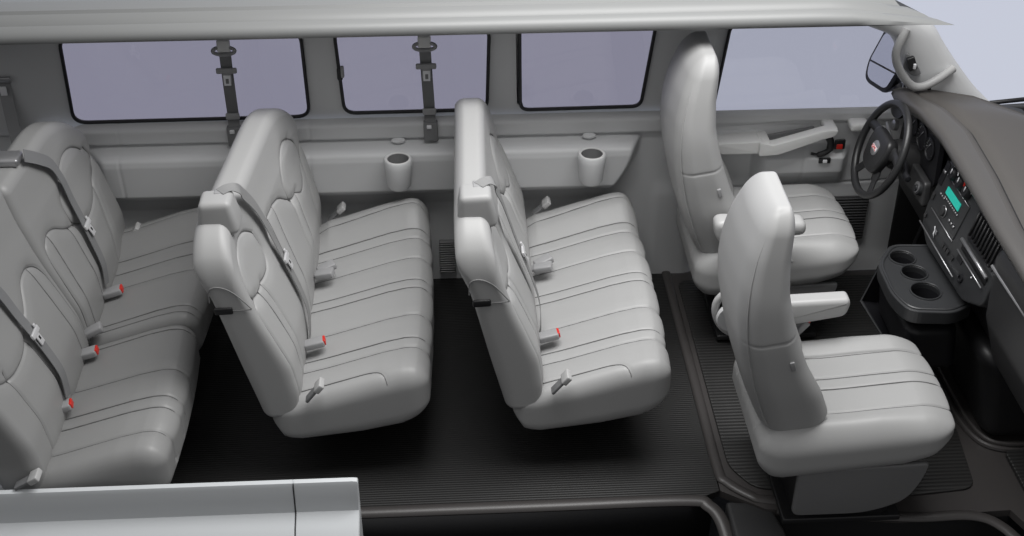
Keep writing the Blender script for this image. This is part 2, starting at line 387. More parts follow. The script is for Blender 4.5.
Y0,Y1=.455,1.615
def bench_row(off,label,twist=1.,h=1.04):
    root=empty('bench_seat',(off+.45,1.03,0)); tag(root,label,'seat','three-passenger benches in the middle rows')
    deep=(.0075,.0048); fine=(.0045,.0042)
    bs=[
     (sp([(1.60,.78),(1.56,.75),(1.53,.68),(1.505,.58),(1.50,.47),(1.50,.33)]),)+deep,
     (sp([(1.46,.86),(1.38,.885),(1.29,.86),(1.24,.80),(1.235,.75),(1.26,.70),(1.33,.695)]),)+deep,
     (sp([(1.46,.86),(1.52,.81),(1.535,.74),(1.50,.70)]),)+deep,
     (sp([(1.50,.70),(1.40,.66),(1.33,.69)]),)+fine,
     (sp([(1.26,.70),(1.20,.74),(1.12,.79),(1.0,.81),(.93,.80),(.89,.75),(.87,.65),(.87,.33)]),)+deep,
     (sp([(1.33,.69),(1.30,.6),(1.28,.33)]),)+fine,
     (sp([(1.27,.695),(1.235,.6),(1.215,.33)]),)+deep,
     (sp([(1.05,.80),(1.01,.6),(1.0,.33)]),)+fine,
     (sp([(.96,.80),(.935,.6),(.93,.33)]),)+fine,
     (sp([(.785,.86),(.72,.905),(.64,.915),(.565,.885),(.525,.82),(.52,.77),(.56,.74),(.66,.73),(.76,.73),(.80,.78),(.785,.86)]),)+deep,
     (sp([(.66,.73),(.665,.6),(.655,.33)]),)+deep,
     (sp([(.60,.735),(.605,.6),(.595,.33)]),)+fine,
     (sp([(.56,.745),(.50,.73),(.488,.62),(.487,.45),(.49,.33)]),)+deep,
    ]
    bk=build_back(root,off,Y0,Y1,bs,M['vinyl'],twist=twist,h=h)
    cs=[(sp([(1.50,.0),(1.50,.2),(1.52,.60)]),)+deep,(sp([(1.395,.0),(1.40,.6)]),)+fine,(sp([(1.345,.0),(1.35,.6)]),)+deep,
        (sp([(1.205,.0),(1.21,.6)]),)+deep,(sp([(1.055,.0),(1.055,.6)]),)+fine,(sp([(1.0,.0),(1.0,.6)]),)+fine,
        (sp([(.83,.0),(.83,.6)]),)+deep,(sp([(.69,.0),(.685,.6)]),)+fine,(sp([(.635,.0),(.63,.6)]),)+deep,
        (sp([(.52,.0),(.52,.25),(.515,.36),(.495,.40),(.46,.42)]),)+fine]
    build_cushion(root,off,Y0-.005,Y1+.01,cs,M['vinyl'])
    # seam round the near end of the backrest, where the head pad meets the side panel
    nb=[]
    for a,b in ((0.0,.795),(.15,.845),(.45,.855),(.75,.83),(1.0,.765)):
        xr=float(ip(b,ZR,XR)); xf=float(ip(b,ZF,XF)); nb.append((off+xr+(xf-xr)*a,Y0-.001,b))
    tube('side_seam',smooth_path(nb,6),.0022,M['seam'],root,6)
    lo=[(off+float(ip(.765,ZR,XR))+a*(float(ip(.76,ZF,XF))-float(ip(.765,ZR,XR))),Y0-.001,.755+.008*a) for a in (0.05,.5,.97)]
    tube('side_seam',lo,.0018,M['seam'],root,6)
    # fold latch on the near side
    box('fold_latch',(off+.084,Y0-.001,.760),(.062,.012,.028),M['black'],root,.007,(0,-.05,0))
    # belt guide box on top of the backrest
    bm=bmesh.new(); add_box(bm,(0,0,0),(.135,.125,.125),.024,None,5)
    for v in bm.verts:
        if v.co.z>0: v.co.x*=.82; v.co.y*=.86
        if v.co.z<0: v.co.x*=1.03
    bmesh.ops.rotate(bm,verts=bm.verts,cent=(0,0,0),matrix=Euler((0,-.05,0)).to_matrix())
    bmesh.ops.translate(bm,verts=bm.verts,vec=(off+.075,.645,1.03))
    g=mkbm('belt_guide',bm,M['vinyl'],root)
    box('belt_slot',(off+.09,.68,1.089),(.05,.042,.012),M['hard'],g,.004)
    # strap out of the guide and down the front
    ctl=[Vector((off+.085,.668,1.094)),Vector((off+.110,.690,1.096)),Vector((off+.135,.715,1.078))]; cn_=[Vector((0,0,1)),Vector((.2,0,1)),Vector((.8,0,.6))]
    for q in ((.76,1.03,.022),(.83,.93,.024),(.862,.82,.022),(.868,.70,.018),(.86,.58,.016),(.845,.48,.014),(.81,.40,.010),(.79,.36,.004)):
        p,n=front_pt(q[0],q[1],off,q[2]); ctl.append(p); cn_.append(n)
    pts=smooth_path(ctl,6); ns=smooth_path(cn_,6)
    ribbon('shoulder_belt',pts,ns,.044,M['web_lt'],root,.0025)
    p,n=front_pt(.866,.685,off,.024); latch_plate(root,p,n,(0,0,1))
    # buckles
    b0=buckle(root,(off+.345,1.155,.418),-8,15,False); b1=buckle(root,(off+.35,1.195,.42),20,18,False,m=M['hard'])
    buckle(root,(off+.335,.725,.405),6,12,True)
    stalk(root,(off+.35,.44,.405),38); stalk(root,(off+.36,1.585,.425),45)
    # legs
    for y in (.75,1.35):
        bm=bmesh.new()
        for x in (.30,.60): add_box(bm,(off+x,y,.1),(.035,.035,.2),.006)
        add_box(bm,(off+.45,y,.012),(.40,.05,.024),.006); add_box(bm,(off+.45,y,.185),(.38,.03,.03),.004)
        mkbm('leg_frame',bm,M['black'],root)
    return root
bench_row(0.,'grey vinyl bench seat standing directly behind the two front bucket seats',.25,1.055)
bench_row(-.862,'grey vinyl bench seat in the middle, between the other two benches',1.2,1.022)

# rear four-place bench, split in two
def rear_bench():
    off=-1.72; ob=-1.665
    root=empty('rear_bench_seat',(off+.45,.85,0)); tag(root,'grey rear bench, shade put into its colour, with split cushions and two shoulder belts, leftmost of the seats','seat')
    deep=(.0075,.0048); fine=(.0045,.0042)
    def half(Y0h,Y1h,s,far):
        ym=(Y0h+Y1h)/2
        return []
    yA,yM,yB=.085,.835,1.60
    def topf(Y,a,b):
        d1=np.clip((b-Y)/.34,0,1); base=.79+(1.03-.79)*np.sqrt(1-(1-d1)**2)
        return base
    def topn(Y,a,b):
        d1=np.clip((Y-a)/.34,0,1); return .80+(1.06-.80)*np.sqrt(1-(1-d1)**2)
    sfar=[
      (sp([(1.585,.80),(1.52,.76),(1.44,.70),(1.40,.6),(1.37,.48),(1.36,.33)]),)+deep,
      (sp([(1.47,.83),(1.40,.88),(1.30,.89),(1.19,.84),(1.14,.76),(1.16,.68),(1.26,.64)]),)+deep,
      (sp([(1.49,.83),(1.52,.76),(1.46,.71),(1.36,.66),(1.26,.64)]),)+deep,
      (sp([(1.16,.68),(1.08,.71),(1.0,.76),(.93,.765),(.88,.73),(.865,.6),(.86,.33)]),)+deep,
      (sp([(1.16,.68),(1.14,.55),(1.13,.33)]),)+deep,
      (sp([(1.10,.70),(1.085,.55),(1.08,.33)]),)+fine,
      (sp([(.95,.76),(.93,.55),(.925,.33)]),)+fine,
    ]
    build_back(root,ob,yM+.003,1.555,sfar,M['vinyl_shaded'],topf=topf,name='backrest')
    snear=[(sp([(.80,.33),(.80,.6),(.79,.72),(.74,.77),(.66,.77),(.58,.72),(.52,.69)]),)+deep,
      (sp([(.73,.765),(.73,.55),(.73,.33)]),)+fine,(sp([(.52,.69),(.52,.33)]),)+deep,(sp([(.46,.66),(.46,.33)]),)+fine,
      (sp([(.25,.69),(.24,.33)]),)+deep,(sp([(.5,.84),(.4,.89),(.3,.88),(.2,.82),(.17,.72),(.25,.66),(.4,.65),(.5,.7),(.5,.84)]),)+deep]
    build_back(root,ob,yA,yM-.003,snear,M['vinyl_shaded'],topf=topn,name='backrest')
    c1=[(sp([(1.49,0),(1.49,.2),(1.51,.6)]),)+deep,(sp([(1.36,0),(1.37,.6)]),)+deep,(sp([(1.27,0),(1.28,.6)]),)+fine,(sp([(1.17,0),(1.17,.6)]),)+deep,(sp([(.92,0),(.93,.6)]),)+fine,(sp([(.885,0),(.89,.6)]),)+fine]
    build_cushion(root,off,yM+.003,1.60,c1,M['vinyl_shaded'],nearb=0)
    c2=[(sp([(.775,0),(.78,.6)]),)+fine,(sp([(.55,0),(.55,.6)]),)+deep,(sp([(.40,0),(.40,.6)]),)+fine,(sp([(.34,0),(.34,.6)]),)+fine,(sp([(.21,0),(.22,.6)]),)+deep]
    build_cushion(root,off,yA,yM-.003,c2,M['vinyl_shaded'],farb=0)
    # belts
    for (path,lp) in (
        ([(1.02,1.055,.012),(1.09,1.0,.02),(1.16,.93,.022),(1.18,.83,.018),(1.175,.72,.016),(1.16,.62,.014),(1.14,.52,.014),(1.11,.43,.012)],(1.172,.66)),
        ([(.36,1.06,.014),(.43,.93,.02),(.47,.83,.018),(.48,.72,.016),(.485,.6,.014),(.475,.5,.014),(.45,.42,.012)],(.483,.665))):
        pts=[];ns=[]
        for q in smooth_path(path,6):
            p,n=front_pt(q.x,q.y,ob,q.z); pts.append(p); ns.append(n)
        ribbon('shoulder_belt',pts,ns,.046,M['web'],root,.0025)
        p,n=front_pt(lp[0],lp[1],ob,.02); latch_plate(root,p,n,(0,0,1))
    bm=bmesh.new(); add_box(bm,(ob+.085,1.02,1.045),(.10,.08,.03),.01)
    mkbm('belt_guide',bm,M['silver'],root)
    stalk(root,(off+.385,1.50,.40),35)
    buckle(root,(off+.385,1.10,.40),8,14,True,m=M['hard']); buckle(root,(off+.365,.845,.405),14,22,False)
    buckle(root,(off+.37,.715,.40),6,14,True); buckle(root,(off+.345,.415,.40),10,14,True)
    stalk(root,(off+.31,.06,.39),60)
    for y in (.3,.83,1.35):
        bm=bmesh.new()
        for x in (.30,.60): add_box(bm,(off+x,y,.1),(.035,.035,.2),.006)
        add_box(bm,(off+.45,y,.012),(.40,.05,.024),.006); add_box(bm,(off+.45,y,.185),(.38,.03,.03),.004)
        mkbm('leg_frame',bm,M['black'],root)
    return root
rear_bench()

# ================================================================== FRONT BUCKET SEATS
BZR,BXR=densify([.36,.5,.65,.8,.9,1.0,1.1,1.2,1.28],[1.05,.985,.935,.902,.892,.895,.912,.948,.985])
BZF,BXF=densify([.36,.42,.48,.585,.70,.80,.88,.97,1.08,1.2,1.29],[1.17,1.22,1.235,1.195,1.13,1.09,1.066,1.043,1.037,1.045,1.05],.02)
HZ,HW=densify([.37,.45,.6,.8,.95,1.1,1.2,1.31],[.205,.23,.25,.252,.236,.198,.165,.12],.05)
def bucket(label,ped=0.):
    yc=.345
    root=empty('bucket_seat',(1.3,yc,0)); tag(root,label,'seat','front bucket seats')
    # backrest
    H,W,T=1.,1.,1.
    P,N,F=softbox((.94,.5,.18),(.08,.085,.06),(.0045,.006,.007))
    t,v,w=P[:,0],P[:,1],P[:,2]; z=.37+t*.93; k=w/.18; vv=(v-.25)/.25
    hw=ip(z,HZ,HW)
    Y=yc+vv*hw
    front=np.clip(N[:,2],0,1)**.5
    disp=np.zeros(len(z))
    for s in (-1,1):
        d=seamdist(vv*.25,z,sp([(s*.13,1.12),(s*.155,.9),(s*.16,.6),(s*.15,.4)])); disp-=.006*np.exp(-(d/.005)**2)+.006*np.exp(-(d/.02)**2)
        d=seamdist(vv*.25,z,sp([(s*.045,1.10),(s*.05,.8),(s*.05,.4)])); disp-=.003*np.exp(-(d/.004)**2)
    d=seamdist(vv*.25,z,[(-.2,1.12),(.2,1.12)]); disp-=.006*np.exp(-(d/.005)**2)
    inset=-.05*(1-np.clip((np.abs(vv)-.35)/.45,0,1))*np.sin(np.clip((z-.36)/.75,0,1)*PI)
    xr=ip(z,BZR,BXR); xf=ip(z,BZF,BXF)
    x=xr+(xf-xr)*k+front*(disp+inset)
    x-=np.clip(-N[:,2],0,1)*.018*(1-vv**2)*1.
    # rear and side seams (panel joins)
    side=np.clip(-N[:,1],0,1)
    zj=ip(x,[.88,1.1],[.80,.835])
    d=np.abs(z-(zj)); Y+=side*.0035*np.exp(-(d/.004)**2)
    sidef=np.clip(N[:,1],0,1); Y-=sidef*.0035*np.exp(-(d/.004)**2)
    d=np.abs(z-(1.225+.25*(x-.95))); g=np.exp(-(d/.0045)**2)*.0025; Y+=(side-sidef)*g
    mk('backrest',np.stack([x,Y,z],1),F,M['vinyl'],root)
    # vertical rear welts
    for s in (-1,1):
        pts=[]
        for zz in np.linspace(.46,1.17,20):
            h=float(ip(zz,HZ,HW))
            pts.append((float(ip(zz,BZR,BXR))+.012,yc+s*(h*.91),zz))
        tube('rear_welt',smooth_path(pts,3),.0022,M['vinyl'],root,8)
    # lever tab on the near side
    box('recliner_tab',(1.062,.093,.735),(.016,.008,.036),M['hard'],root,.003,(0,-.3,0))
    # cushion
    P,N,F=softbox((.66,.56,.22),(.10,.07,.085),(.008,.0042,.012))
    u,v,w=P[:,0],P[:,1],P[:,2]; k=w/.22; Y=.065+v
    bot=ip(u,[0,.05,.35,.5,.6,.66],[.245,.235,.27,.285,.32,.38])
    top=ip(u,[0,.12,.3,.45,.55,.66],[.435,.435,.445,.46,.468,.46])
    z=bot+(top-bot)*k
    up=np.clip(N[:,2],0,1)**.6; fr=np.clip(N[:,0],0,1)*(k>.3); mask=np.clip(up+fr,0,1)
    disp=np.zeros(len(z))
    for y,dp in ((.20,.005),(.325,.0022),(.385,.0045),(.50,.0055)):
        d=seamdist(Y,u,sp([(y+.01,.0),(y-.004,.3),(y,.7)])); disp-=dp*1.7*np.exp(-(d/.004)**2)+dp*.5*np.exp(-(d/.025)**2)
    disp*=mask
    bol=.022*(np.exp(-((Y-.13)/.05)**2)+np.exp(-((Y-.56)/.05)**2))*up*np.clip(u/.2,0,1)*np.clip((.7-u)/.3,0,1)
    bow=.03*(1-((Y-.345)/.28)**2)*np.clip((u-.3)/.3,0,1)
    x=.998+u*.982+N[:,0]*disp+bow; z=z+N[:,2]*disp+bol
    V,F,nf=add_seam_shade(np.stack([x,Y,z],1),F,Y,u,mask>.35,[sp([(y+.01,.12),(y-.004,.3),(y,.655)]) for y in (.20,.325,.385,.50)],np.stack([N[:,0],0*x,N[:,2]],1)); seam_shade_mat(mk('cushion',V,F,M['vinyl'],root),nf)
    # lower skirt panel, near and far
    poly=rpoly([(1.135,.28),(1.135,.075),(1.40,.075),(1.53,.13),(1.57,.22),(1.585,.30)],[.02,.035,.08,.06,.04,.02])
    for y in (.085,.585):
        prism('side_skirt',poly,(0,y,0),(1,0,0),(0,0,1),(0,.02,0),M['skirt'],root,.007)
    # pedestal
    bm=bmesh.new(); add_box(bm,(1.33,.35,.14),(.34,.42,.28),.02); add_box(bm,(1.33,.35,.012),(.42,.46,.024),.006)
    mkbm('pedestal',bm,M['black'],root)
    return root
pas=bucket('grey vinyl front passenger bucket seat, the nearer one, facing away from the benches')
drv=copy_tree(pas,None,(-.045,1.035,.022),'grey vinyl driver bucket seat beside the far door, facing the steering wheel')
# passenger inboard armrest, loop and buckle
def armrest(root,x0,x1,y,z,h=.085):
    poly=rpoly([(x0,z),(x1-.01,z+.012),(x1,z-.01),(x1-.01,z-.065),(x0+.02,z-h-.02),(x0,z-h)],[.02,.02,.02,.03,.02,.02])
    bm=bmesh.new(); add_prism(bm,poly,(0,y-.035,0),(1,0,0),(0,0,1),(0,.07,0),.02,4)
    return mkbm('armrest',bm,M['seatplastic'],root)
armrest(pas,1.05,1.395,.595,.635,.10)
tube('recliner_loop',smooth_path([(1.05,.63,.635),(.98,.635,.65),(.935,.64,.61),(.93,.64,.55),(.965,.64,.48),(1.04,.63,.44)],6),.014,M['seatplastic'],pas,12)
lathe('pivot_cover',[(.0,-.01),(.055,-.01),(.06,0),(.055,.012),(0,.016)],(.985,.61,.55),M['wall'],pas,(0,1,0))
b=buckle(pas,(1.235,.60,.51),0,55,True,L=.07)
# driver inboard armrest: rounded bar
poly=rpoly([(.985,.685),(1.345,.67),(1.35,.61),(1.005,.58)],[.045,.035,.03,.04])
bm=bmesh.new(); add_prism(bm,poly,(0,1.03,0),(1,0,0),(0,0,1),(0,.085,0),.025,4); mkbm('armrest',bm,M['seatplastic'],drv)
bm=bmesh.new(); add_prism(bm,rpoly([(1.22,.445),(1.30,.46),(1.345,.445),(1.30,.42),(1.22,.415)],.02),(0,1.105,0),(1,0,0),(0,0,1),(0,.02,0),.005); mkbm('seat_lever',bm,M['seatplastic'],drv)

# ================================================================== FAR WALL (driver's side)
SL=(1.64-1.72)/(1.25-.83)
def smst(x,a,b):
    t=np.clip((x-a)/(b-a),0,1); return t*t*(3-2*t)
def fwall(X,Z):
    Y=np.full(X.shape,1.70)
    # sill slope and belt band
    Y=ip(Z,[0,.05,.42,.475,.50,.66,.695,.708,.718,.722,.732,.790,.798,.822,.85],
           [1.70,1.70,1.70,1.70,1.70,1.70,1.70,1.70,1.70,1.705,1.672,1.668,1.672,1.714,1.722])
    prof=ip(Z,[.40,.47,.495,.52,.665,.69,.702,.712,.722],[0,.03,.075,.095,.105,.10,.085,.02,0])
    # the bulge runs out towards the pillar in a sweeping curve
    xe=.70+.10*np.sin(np.clip((Z-.47)/.24,0,1)*PI/2)
    mk_=smst(xe-X,0,.06)*smst(X,-1.52,-1.42)
    Y=Y-prof*mk_
    # lower pillar hump behind the driver
    Y=Y-.012*smst(X,.84,.89)*smst(.50-Z,0,.1)*smst(1.06-X,0,.05)
    # rear corner post
    Y=Y-.03*smst(X,-1.70,-1.62)*smst(-1.50-X,0,.05)+.10*smst(-1.68-X,0,.08)
    for xs in (-.585,.13,-1.36):
        Y=Y+.004*np.exp(-((X-xs)/.004)**2)*(Z>.5)
    return Y
xs=np.concatenate([np.arange(-2.5,-1.8,.03),np.arange(-1.8,1.078,.006)])
zs=np.unique(np.concatenate([np.arange(0,.45,.02),np.arange(.4,.815,.006),[.816]]))
zs=np.unique(np.round(zs,3))
wl=grid_surface('wall_left',xs,zs,fwall,M['wall']); tag(wl,'grey moulded side trim along the far wall below the windows','wall',kind='structure')
# upper wall with window openings, tilted inwards
def upper_panel(name,outer,holes,m,ydel=0.,parent=None,thick=.004,bev=.002):
    c=bpy.data.curves.new('u','CURVE'); c.dimensions='2D'; c.fill_mode='BOTH'; c.extrude=thick/2; c.bevel_depth=bev; c.bevel_resolution=2
    for poly in [outer]+holes:
        s=c.splines.new('POLY'); s.points.add(len(poly)-1)
        for q,(a,b) in zip(s.points,poly): q.co=(a,b,0,1)
        s.use_cyclic_u=True
    o=bpy.data.objects.new('u',c); COL.objects.link(o)
    dg=bpy.context.evaluated_depsgraph_get(); me=bpy.data.meshes.new_from_object(o.evaluated_get(dg)); bpy.data.objects.remove(o)
    V=[(v.co.x, 1.72+(v.co.y-.83)*SL+ydel+v.co.z, v.co.y) for v in me.vertices]; F=[tuple(p.vertices) for p in me.polygons]
    return mk(name,V,F,m,parent,smooth=False)
WIN=[([(-1.502,1.235),(-1.538,.822),(-.581,.826),(-.576,1.24)],.055),
     ([(-.446,1.24),(-.437,.837),(.148,.839),(.158,1.24)],.05),
     ([(.276,1.24),(.286,.832),(.785,.836),(.815,1.24)],.04)]
def rr(poly,r): return rpoly(poly,r,7)
def grow(poly,d):
    cx=sum(p[0] for p in poly)/4; cz=sum(p[1] for p in poly)/4
    return [(p[0]+d*(1 if p[0]>cx else -1),p[1]+d*(1 if p[1]>cz else -1)) for p in poly]
holes=[rr(w,r) for w,r in WIN]
up=upper_panel('trim_1',[(-2.5,1.30),(-2.5,.79),(1.03,.79),(1.075,1.30)],holes,M['wall']); tag(up,'grey window surround panel of the far side wall','trim',kind='structure')
WF=[(1.113,1.22),(1.090,.786),(1.90,.786),(1.88,.93),(1.82,1.12),(1.76,1.215)]
upd=upper_panel('trim_2',[(1.0,1.235),(1.035,.75),(2.05,.75),(1.97,.95),(1.80,1.235)],[rpoly(WF,[.03,.02,.03,.03,.03,.03])],M['wall'],.01,None,.004,.002); tag(upd,'grey frame round the driver door window','trim',kind='structure')
def window(n,poly,gm,yo,gr,label):
    V=[(a,1.72+(b-.83)*SL+yo,b) for a,b in poly]; 
    V2=[(a,y+.004,b) for a,y,b in V]; N=len(V)
    F=[tuple(range(N)),tuple(range(2*N-1,N-1,-1))]+[(i,(i+1)%N,N+(i+1)%N,N+i) for i in range(N)]
    g=mk('window_%d'%n,V+V2,F,gm,None,smooth=False); tag(g,label,'window',kind='structure')
    tube('gasket',[(a,y-.004,b) for a,y,b in V],gr,M['gasket'],g,8,True)
    return g
labs=['long tinted side window at the left end of the far wall','middle tinted side window of the far wall, with a small latch on its left edge','tinted side window right of centre, just behind the driver seat']
for i,(w,r) in enumerate(WIN): g=window(i+1,rr(w,r),M['glass_dark'],-.010,.0075,labs[i]); 
w2=[x for x in bpy.data.objects if x.name=='window_2'][0]
w3=[x for x in bpy.data.objects if x.name=='window_3'][0]
# thicker black post on the left edge of the third window and the latch on the second
prism('gasket_post',[(.262,1.235),(.272,.86),(.30,.84),(.292,.87),(.285,1.235)],(0,1.72-.0,0),(1,0,0),(0,SL,1),(0,.008,0),M['gasket'],None).parent=w3
bpy.data.objects['gasket_post'].location.y+=-SL*.83-.004
box('window_latch',(-.440,1.668,1.035),(.022,.03,.055),M['black'],w2,.008); box('latch_lever',(-.428,1.652,1.05),(.014,.016,.05),M['hard'],bpy.data.objects['window_latch'],.005)
window(4,rpoly(WF,[.03,.02,.03,.03,.03,.03]),M['glass_light'],-.006,.007,'lighter tinted driver door window, the widest pane at the right')

# ---- driver door
def fdoor(X,Z):
    Y=ip(Z,[0,.10,.42,.44,.50,.70,.735,.76,.786,.80],[1.67,1.69,1.70,1.70,1.70,1.70,1.70,1.685,1.69,1.72])
    # pocket bulge below the armrest
    b=smst(X,1.27,1.33)*smst(1.70-X,0,.05)*ip(Z,[.44,.50,.53,.60,.625,.65],[0,.035,.05,.06,.03,0])
    Y=Y-b
    # upper armrest roll left
    b=smst(1.30-X,0,.02)*ip(Z,[.62,.66,.69,.70,.712],[0,.03,.055,.045,0])
    Y=Y-b
    # curved groove in the upper panel
    zc=ip(X,[1.07,1.25,1.45,1.6,1.8],[.722,.742,.757,.75,.72]); Y=Y+.005*np.exp(-((Z-zc)/.004)**2)
    Y=Y+.004*np.exp(-((X-1.49)/.004)**2)*(Z<.63)+.004*np.exp(-((X-1.275)/.004)**2)*(Z<.72)*(Z>.44)
    Y=Y+.006*np.exp(-((Z-.435-.03*np.clip(X-1.3,0,1))/.005)**2)
    return Y
xs=np.arange(1.075,1.965,.008); zs=np.unique(np.concatenate([np.arange(0,.42,.02),np.arange(.41,.80,.005),[.80]]))
door=grid_surface('door_1',xs,zs,fdoor,M['wall']); tag(door,'grey moulded driver door panel with armrest and pull handle','door',kind='structure')
bm=bmesh.new(); add_prism(bm,rpoly([(1.275,.715),(1.33,.70),(1.55,.765),(1.60,.765),(1.585,.735),(1.53,.72),(1.36,.655),(1.275,.65)],.012),(0,1.585,0),(1,0,0),(0,0,1),(0,.05,0),.004,3)
add_box(bm,(1.575,1.65,.752),(.05,.10,.025),.008); add_box(bm,(1.30,1.65,.685),(.05,.11,.05),.01)
mkbm('pull_handle',bm,M['wall_lt'],door)
box('handle_pocket',(1.43,1.688,.69),(.20,.012,.05),M['web'],door,.005,(0,-.18,0))
bm=bmesh.new(); add_tube(bm,smooth_path([(1.575,1.655,.705),(1.59,1.64,.68),(1.585,1.635,.645),(1.55,1.64,.622),(1.515,1.65,.622)],6),[.016]*12+[.012]*8+[.006]*5,10)
mkbm('door_release',bm,M['black'],door)
s=box('lock_switch',(1.635,1.655,.66),(.045,.012,.045),M['black'],door,.004); box('lock_button',(1.632,1.647,.653),(.026,.008,.022),M['red'],s,.002)
s=box('window_switch',(1.575,1.64,.592),(.05,.012,.024),M['black'],door,.003); box('switch_rocker',(1.575,1.632,.592),(.018,.008,.014),M['white'],s,.002)
box('speaker_grille',(1.70,1.674,.28),(.22,.016,.22),ribbed('speaker_ribs',(.06,.06,.062),22,'Z',.5,.8,.006),door,.006)
box('door_corner_block',(1.70,1.655,.752),(.08,.07,.035),M['wall_lt'],door,.012)
prism('armrest_cap',rpoly([(1.085,.706),(1.285,.712),(1.285,.655),(1.12,.655)],.012),(0,1.60,0),(1,0,0),(0,0,1),(0,.10,0),M['wall_lt'],door,.004)

# ---- cup holders in the side trim
def wall_cup(x):
    root=empty('wall_cup_holder',(x,1.545,.70))
    bm=bmesh.new(); add_lathe(bm,[(.046,-.128),(.056,-.115),(.064,-.025),(.066,0),(.062,.006),(.052,.004),(.051,-.004),(.051,-.09),(.0,-.092)],(x,1.545,.703),seg=40,sc=(.88,.88))
    mkbm('pod',bm,M['wall'],root)
    lathe('cup_liner',[(0,-.083),(.036,-.083),(.041,-.075),(.0435,.003)],(x,1.545,.703),M['cup_rubber'],root,seg=40,cap=False)
    bm=bmesh.new(); add_tube(bm,[(x+.0475*math.cos(a),1.545+.0475*math.sin(a),.707) for a in np.linspace(0,2*PI,33)[:-1]],.004,8,True); mkbm('rim',bm,M['wall_lt'],root)
    bm=bmesh.new(); add_lathe(bm,[(.03,-.004),(.026,.003),(0,.005)],(x+.0,1.665,.728),(0,-.5,1),20,(1,.5)); mkbm('thumb_dip',bm,M['wall'],root)
    return root
for x,l in ((.571,'round cup holder moulded into the far wall trim, beside the bench behind the front seats'),(-.222,'round cup holder moulded into the far wall trim, beside the middle bench')):
    tag(wall_cup(x),l,'cup holder','cup holders in the side trim')

# ---- hanging belts at the windows
def hang_belt(x0,x1,label,zt=1.25,zb=.735,lab=True):
    f=lambda z:(x1+(x0-x1)*(z-.73)/(1.21-.73), 1.72+(max(z,.83)-.83)*SL-.034 if z>=.83 else 1.668, z)
    root=empty('seat_belt',f(zb)); tag(root,label,'seat belt','belts hanging on the far wall')
    P=[f(z) for z in np.linspace(zb,zt,16)]
    P=[(p[0],p[1]-.012*math.sin(PI*i/15),p[2]) for i,p in enumerate(P)]
    ribbon('webbing',P,(0,-1,-.2),.046,M['web'],root,.003)
    def bx(nm,z,s,m,r,dy=-.016,par=None,dx=0):
        p=f(z); i=(z-zb)/(zt-zb); return box(nm,(p[0]+dx,p[1]-.012*math.sin(PI*min(1,i))+dy,z),s,m,par or root,r,(math.radians(-8),0,0))
    a=bx('height_anchor',1.198,(.052,.02,.05),M['wall_lt'],.008)
    bm=bmesh.new(); c=f(1.17); add_tube(bm,[(c[0]+.043*math.cos(t),c[1]-.028,1.178+.016*math.sin(t)) for t in np.linspace(0,2*PI,25)[:-1]],.0075,8,True); mkbm('belt_ring',bm,M['hard'],root)
    bx('tongue_bar',1.085,(.082,.014,.024),M['hard'],.006)
    t=bx('tongue',1.055,(.034,.008,.046),M['hard'],.003)
    if lab:
        l=bx('belt_label',1.043,(.028,.004,.042),M['white'],.001,-.023); bx('label_mark',1.041,(.012,.003,.02),M['web'],.001,-.0255,l)
    bx('stop_clip',.862,(.056,.012,.028),M['hard'],.005)
    b=box('lower_bracket',(f(.77)[0],1.665,.768),(.058,.03,.085),M['web'],root,.004); box('bracket_pin',(f(.77)[0]-.006,1.647,.795),(.02,.01,.016),M['white'],b,.003)
    return root
hang_belt(-.872,-.889,'dark grey seat belt hanging across the leftmost side window above the middle bench')
hang_belt(-.097,-.085,'dark grey seat belt hanging across the middle side window')
# rear corner belt
root=empty('seat_belt',(-1.77,1.60,.65)); tag(root,'grey seat belt on the dark rear corner, at the left edge of the picture','seat belt','belts hanging on the far wall')
ribbon('webbing',[(-1.772,1.70,1.10),(-1.77,1.68,1.03),(-1.768,1.67,.92),(-1.765,1.66,.78),(-1.76,1.655,.66)],(0,-1,0),.05,M['hard'],root,.003)
box('tongue_bar',(-1.765,1.655,1.045),(.07,.014,.028),M['silver'],root,.006); l=box('belt_label',(-1.768,1.652,1.0),(.026,.006,.04),M['white'],root,.002)
box('height_anchor',(-1.72,1.70,1.125),(.08,.03,.02),M['hard'],root,.008)

# ================================================================== ROOF (cut along its length)
prof=[(1.330,1.352),(1.322,1.362),(1.325,1.385),(1.345,1.402),(1.366,1.406),(1.374,1.394),(1.384,1.392),(1.396,1.412),(1.438,1.420),(1.446,1.406),(1.456,1.405),(1.468,1.422),(1.54,1.426),(1.62,1.41),(1.70,1.36),(1.75,1.29),(1.735,1.285),(1.69,1.345),(1.61,1.385),(1.54,1.396),(1.44,1.39),(1.36,1.372)]
V=[];F=[];n=len(prof)
stn=[-2.6]+list(np.linspace(-2.4,1.5,30))+[1.56,1.62,1.68,1.74,1.80,1.85,1.87]
for i,x in enumerate(stn):
    for (y,z) in prof:
        # the front corner sweeps back: cut edge runs to a point
        xe=ip(y,[1.32,1.46,1.75],[1.885,1.705,1.58]); t=(x+2.6)/(1.87+2.6)
        xx=-2.6+t*(xe+2.6)
        zz=z-.010-(z-1.352)*max(0,(xx-1.45)/.42)**1.2*(1 if y<1.5 else .3)
        V.append((xx,y,zz))
for i in range(len(stn)-1):
    for k in range(n): F.append((i*n+k,i*n+(k+1)%n,(i+1)*n+(k+1)%n,(i+1)*n+k))
F.append(tuple(range(n))); F.append(tuple(range(len(stn)*n-1,(len(stn)-1)*n-1,-1)))
o=mk('ceiling',V,F,M['roof'],None); tag(o,'cut-away grey ribbed roof strip running along the top','ceiling',kind='structure')
bm=bmesh.new(); bm.from_mesh(o.data)
for e in bm.edges:
    if len(e.link_faces)==2 and e.calc_face_angle(0)>math.radians(50): e.smooth=False
bm.to_mesh(o.data); bm.free()

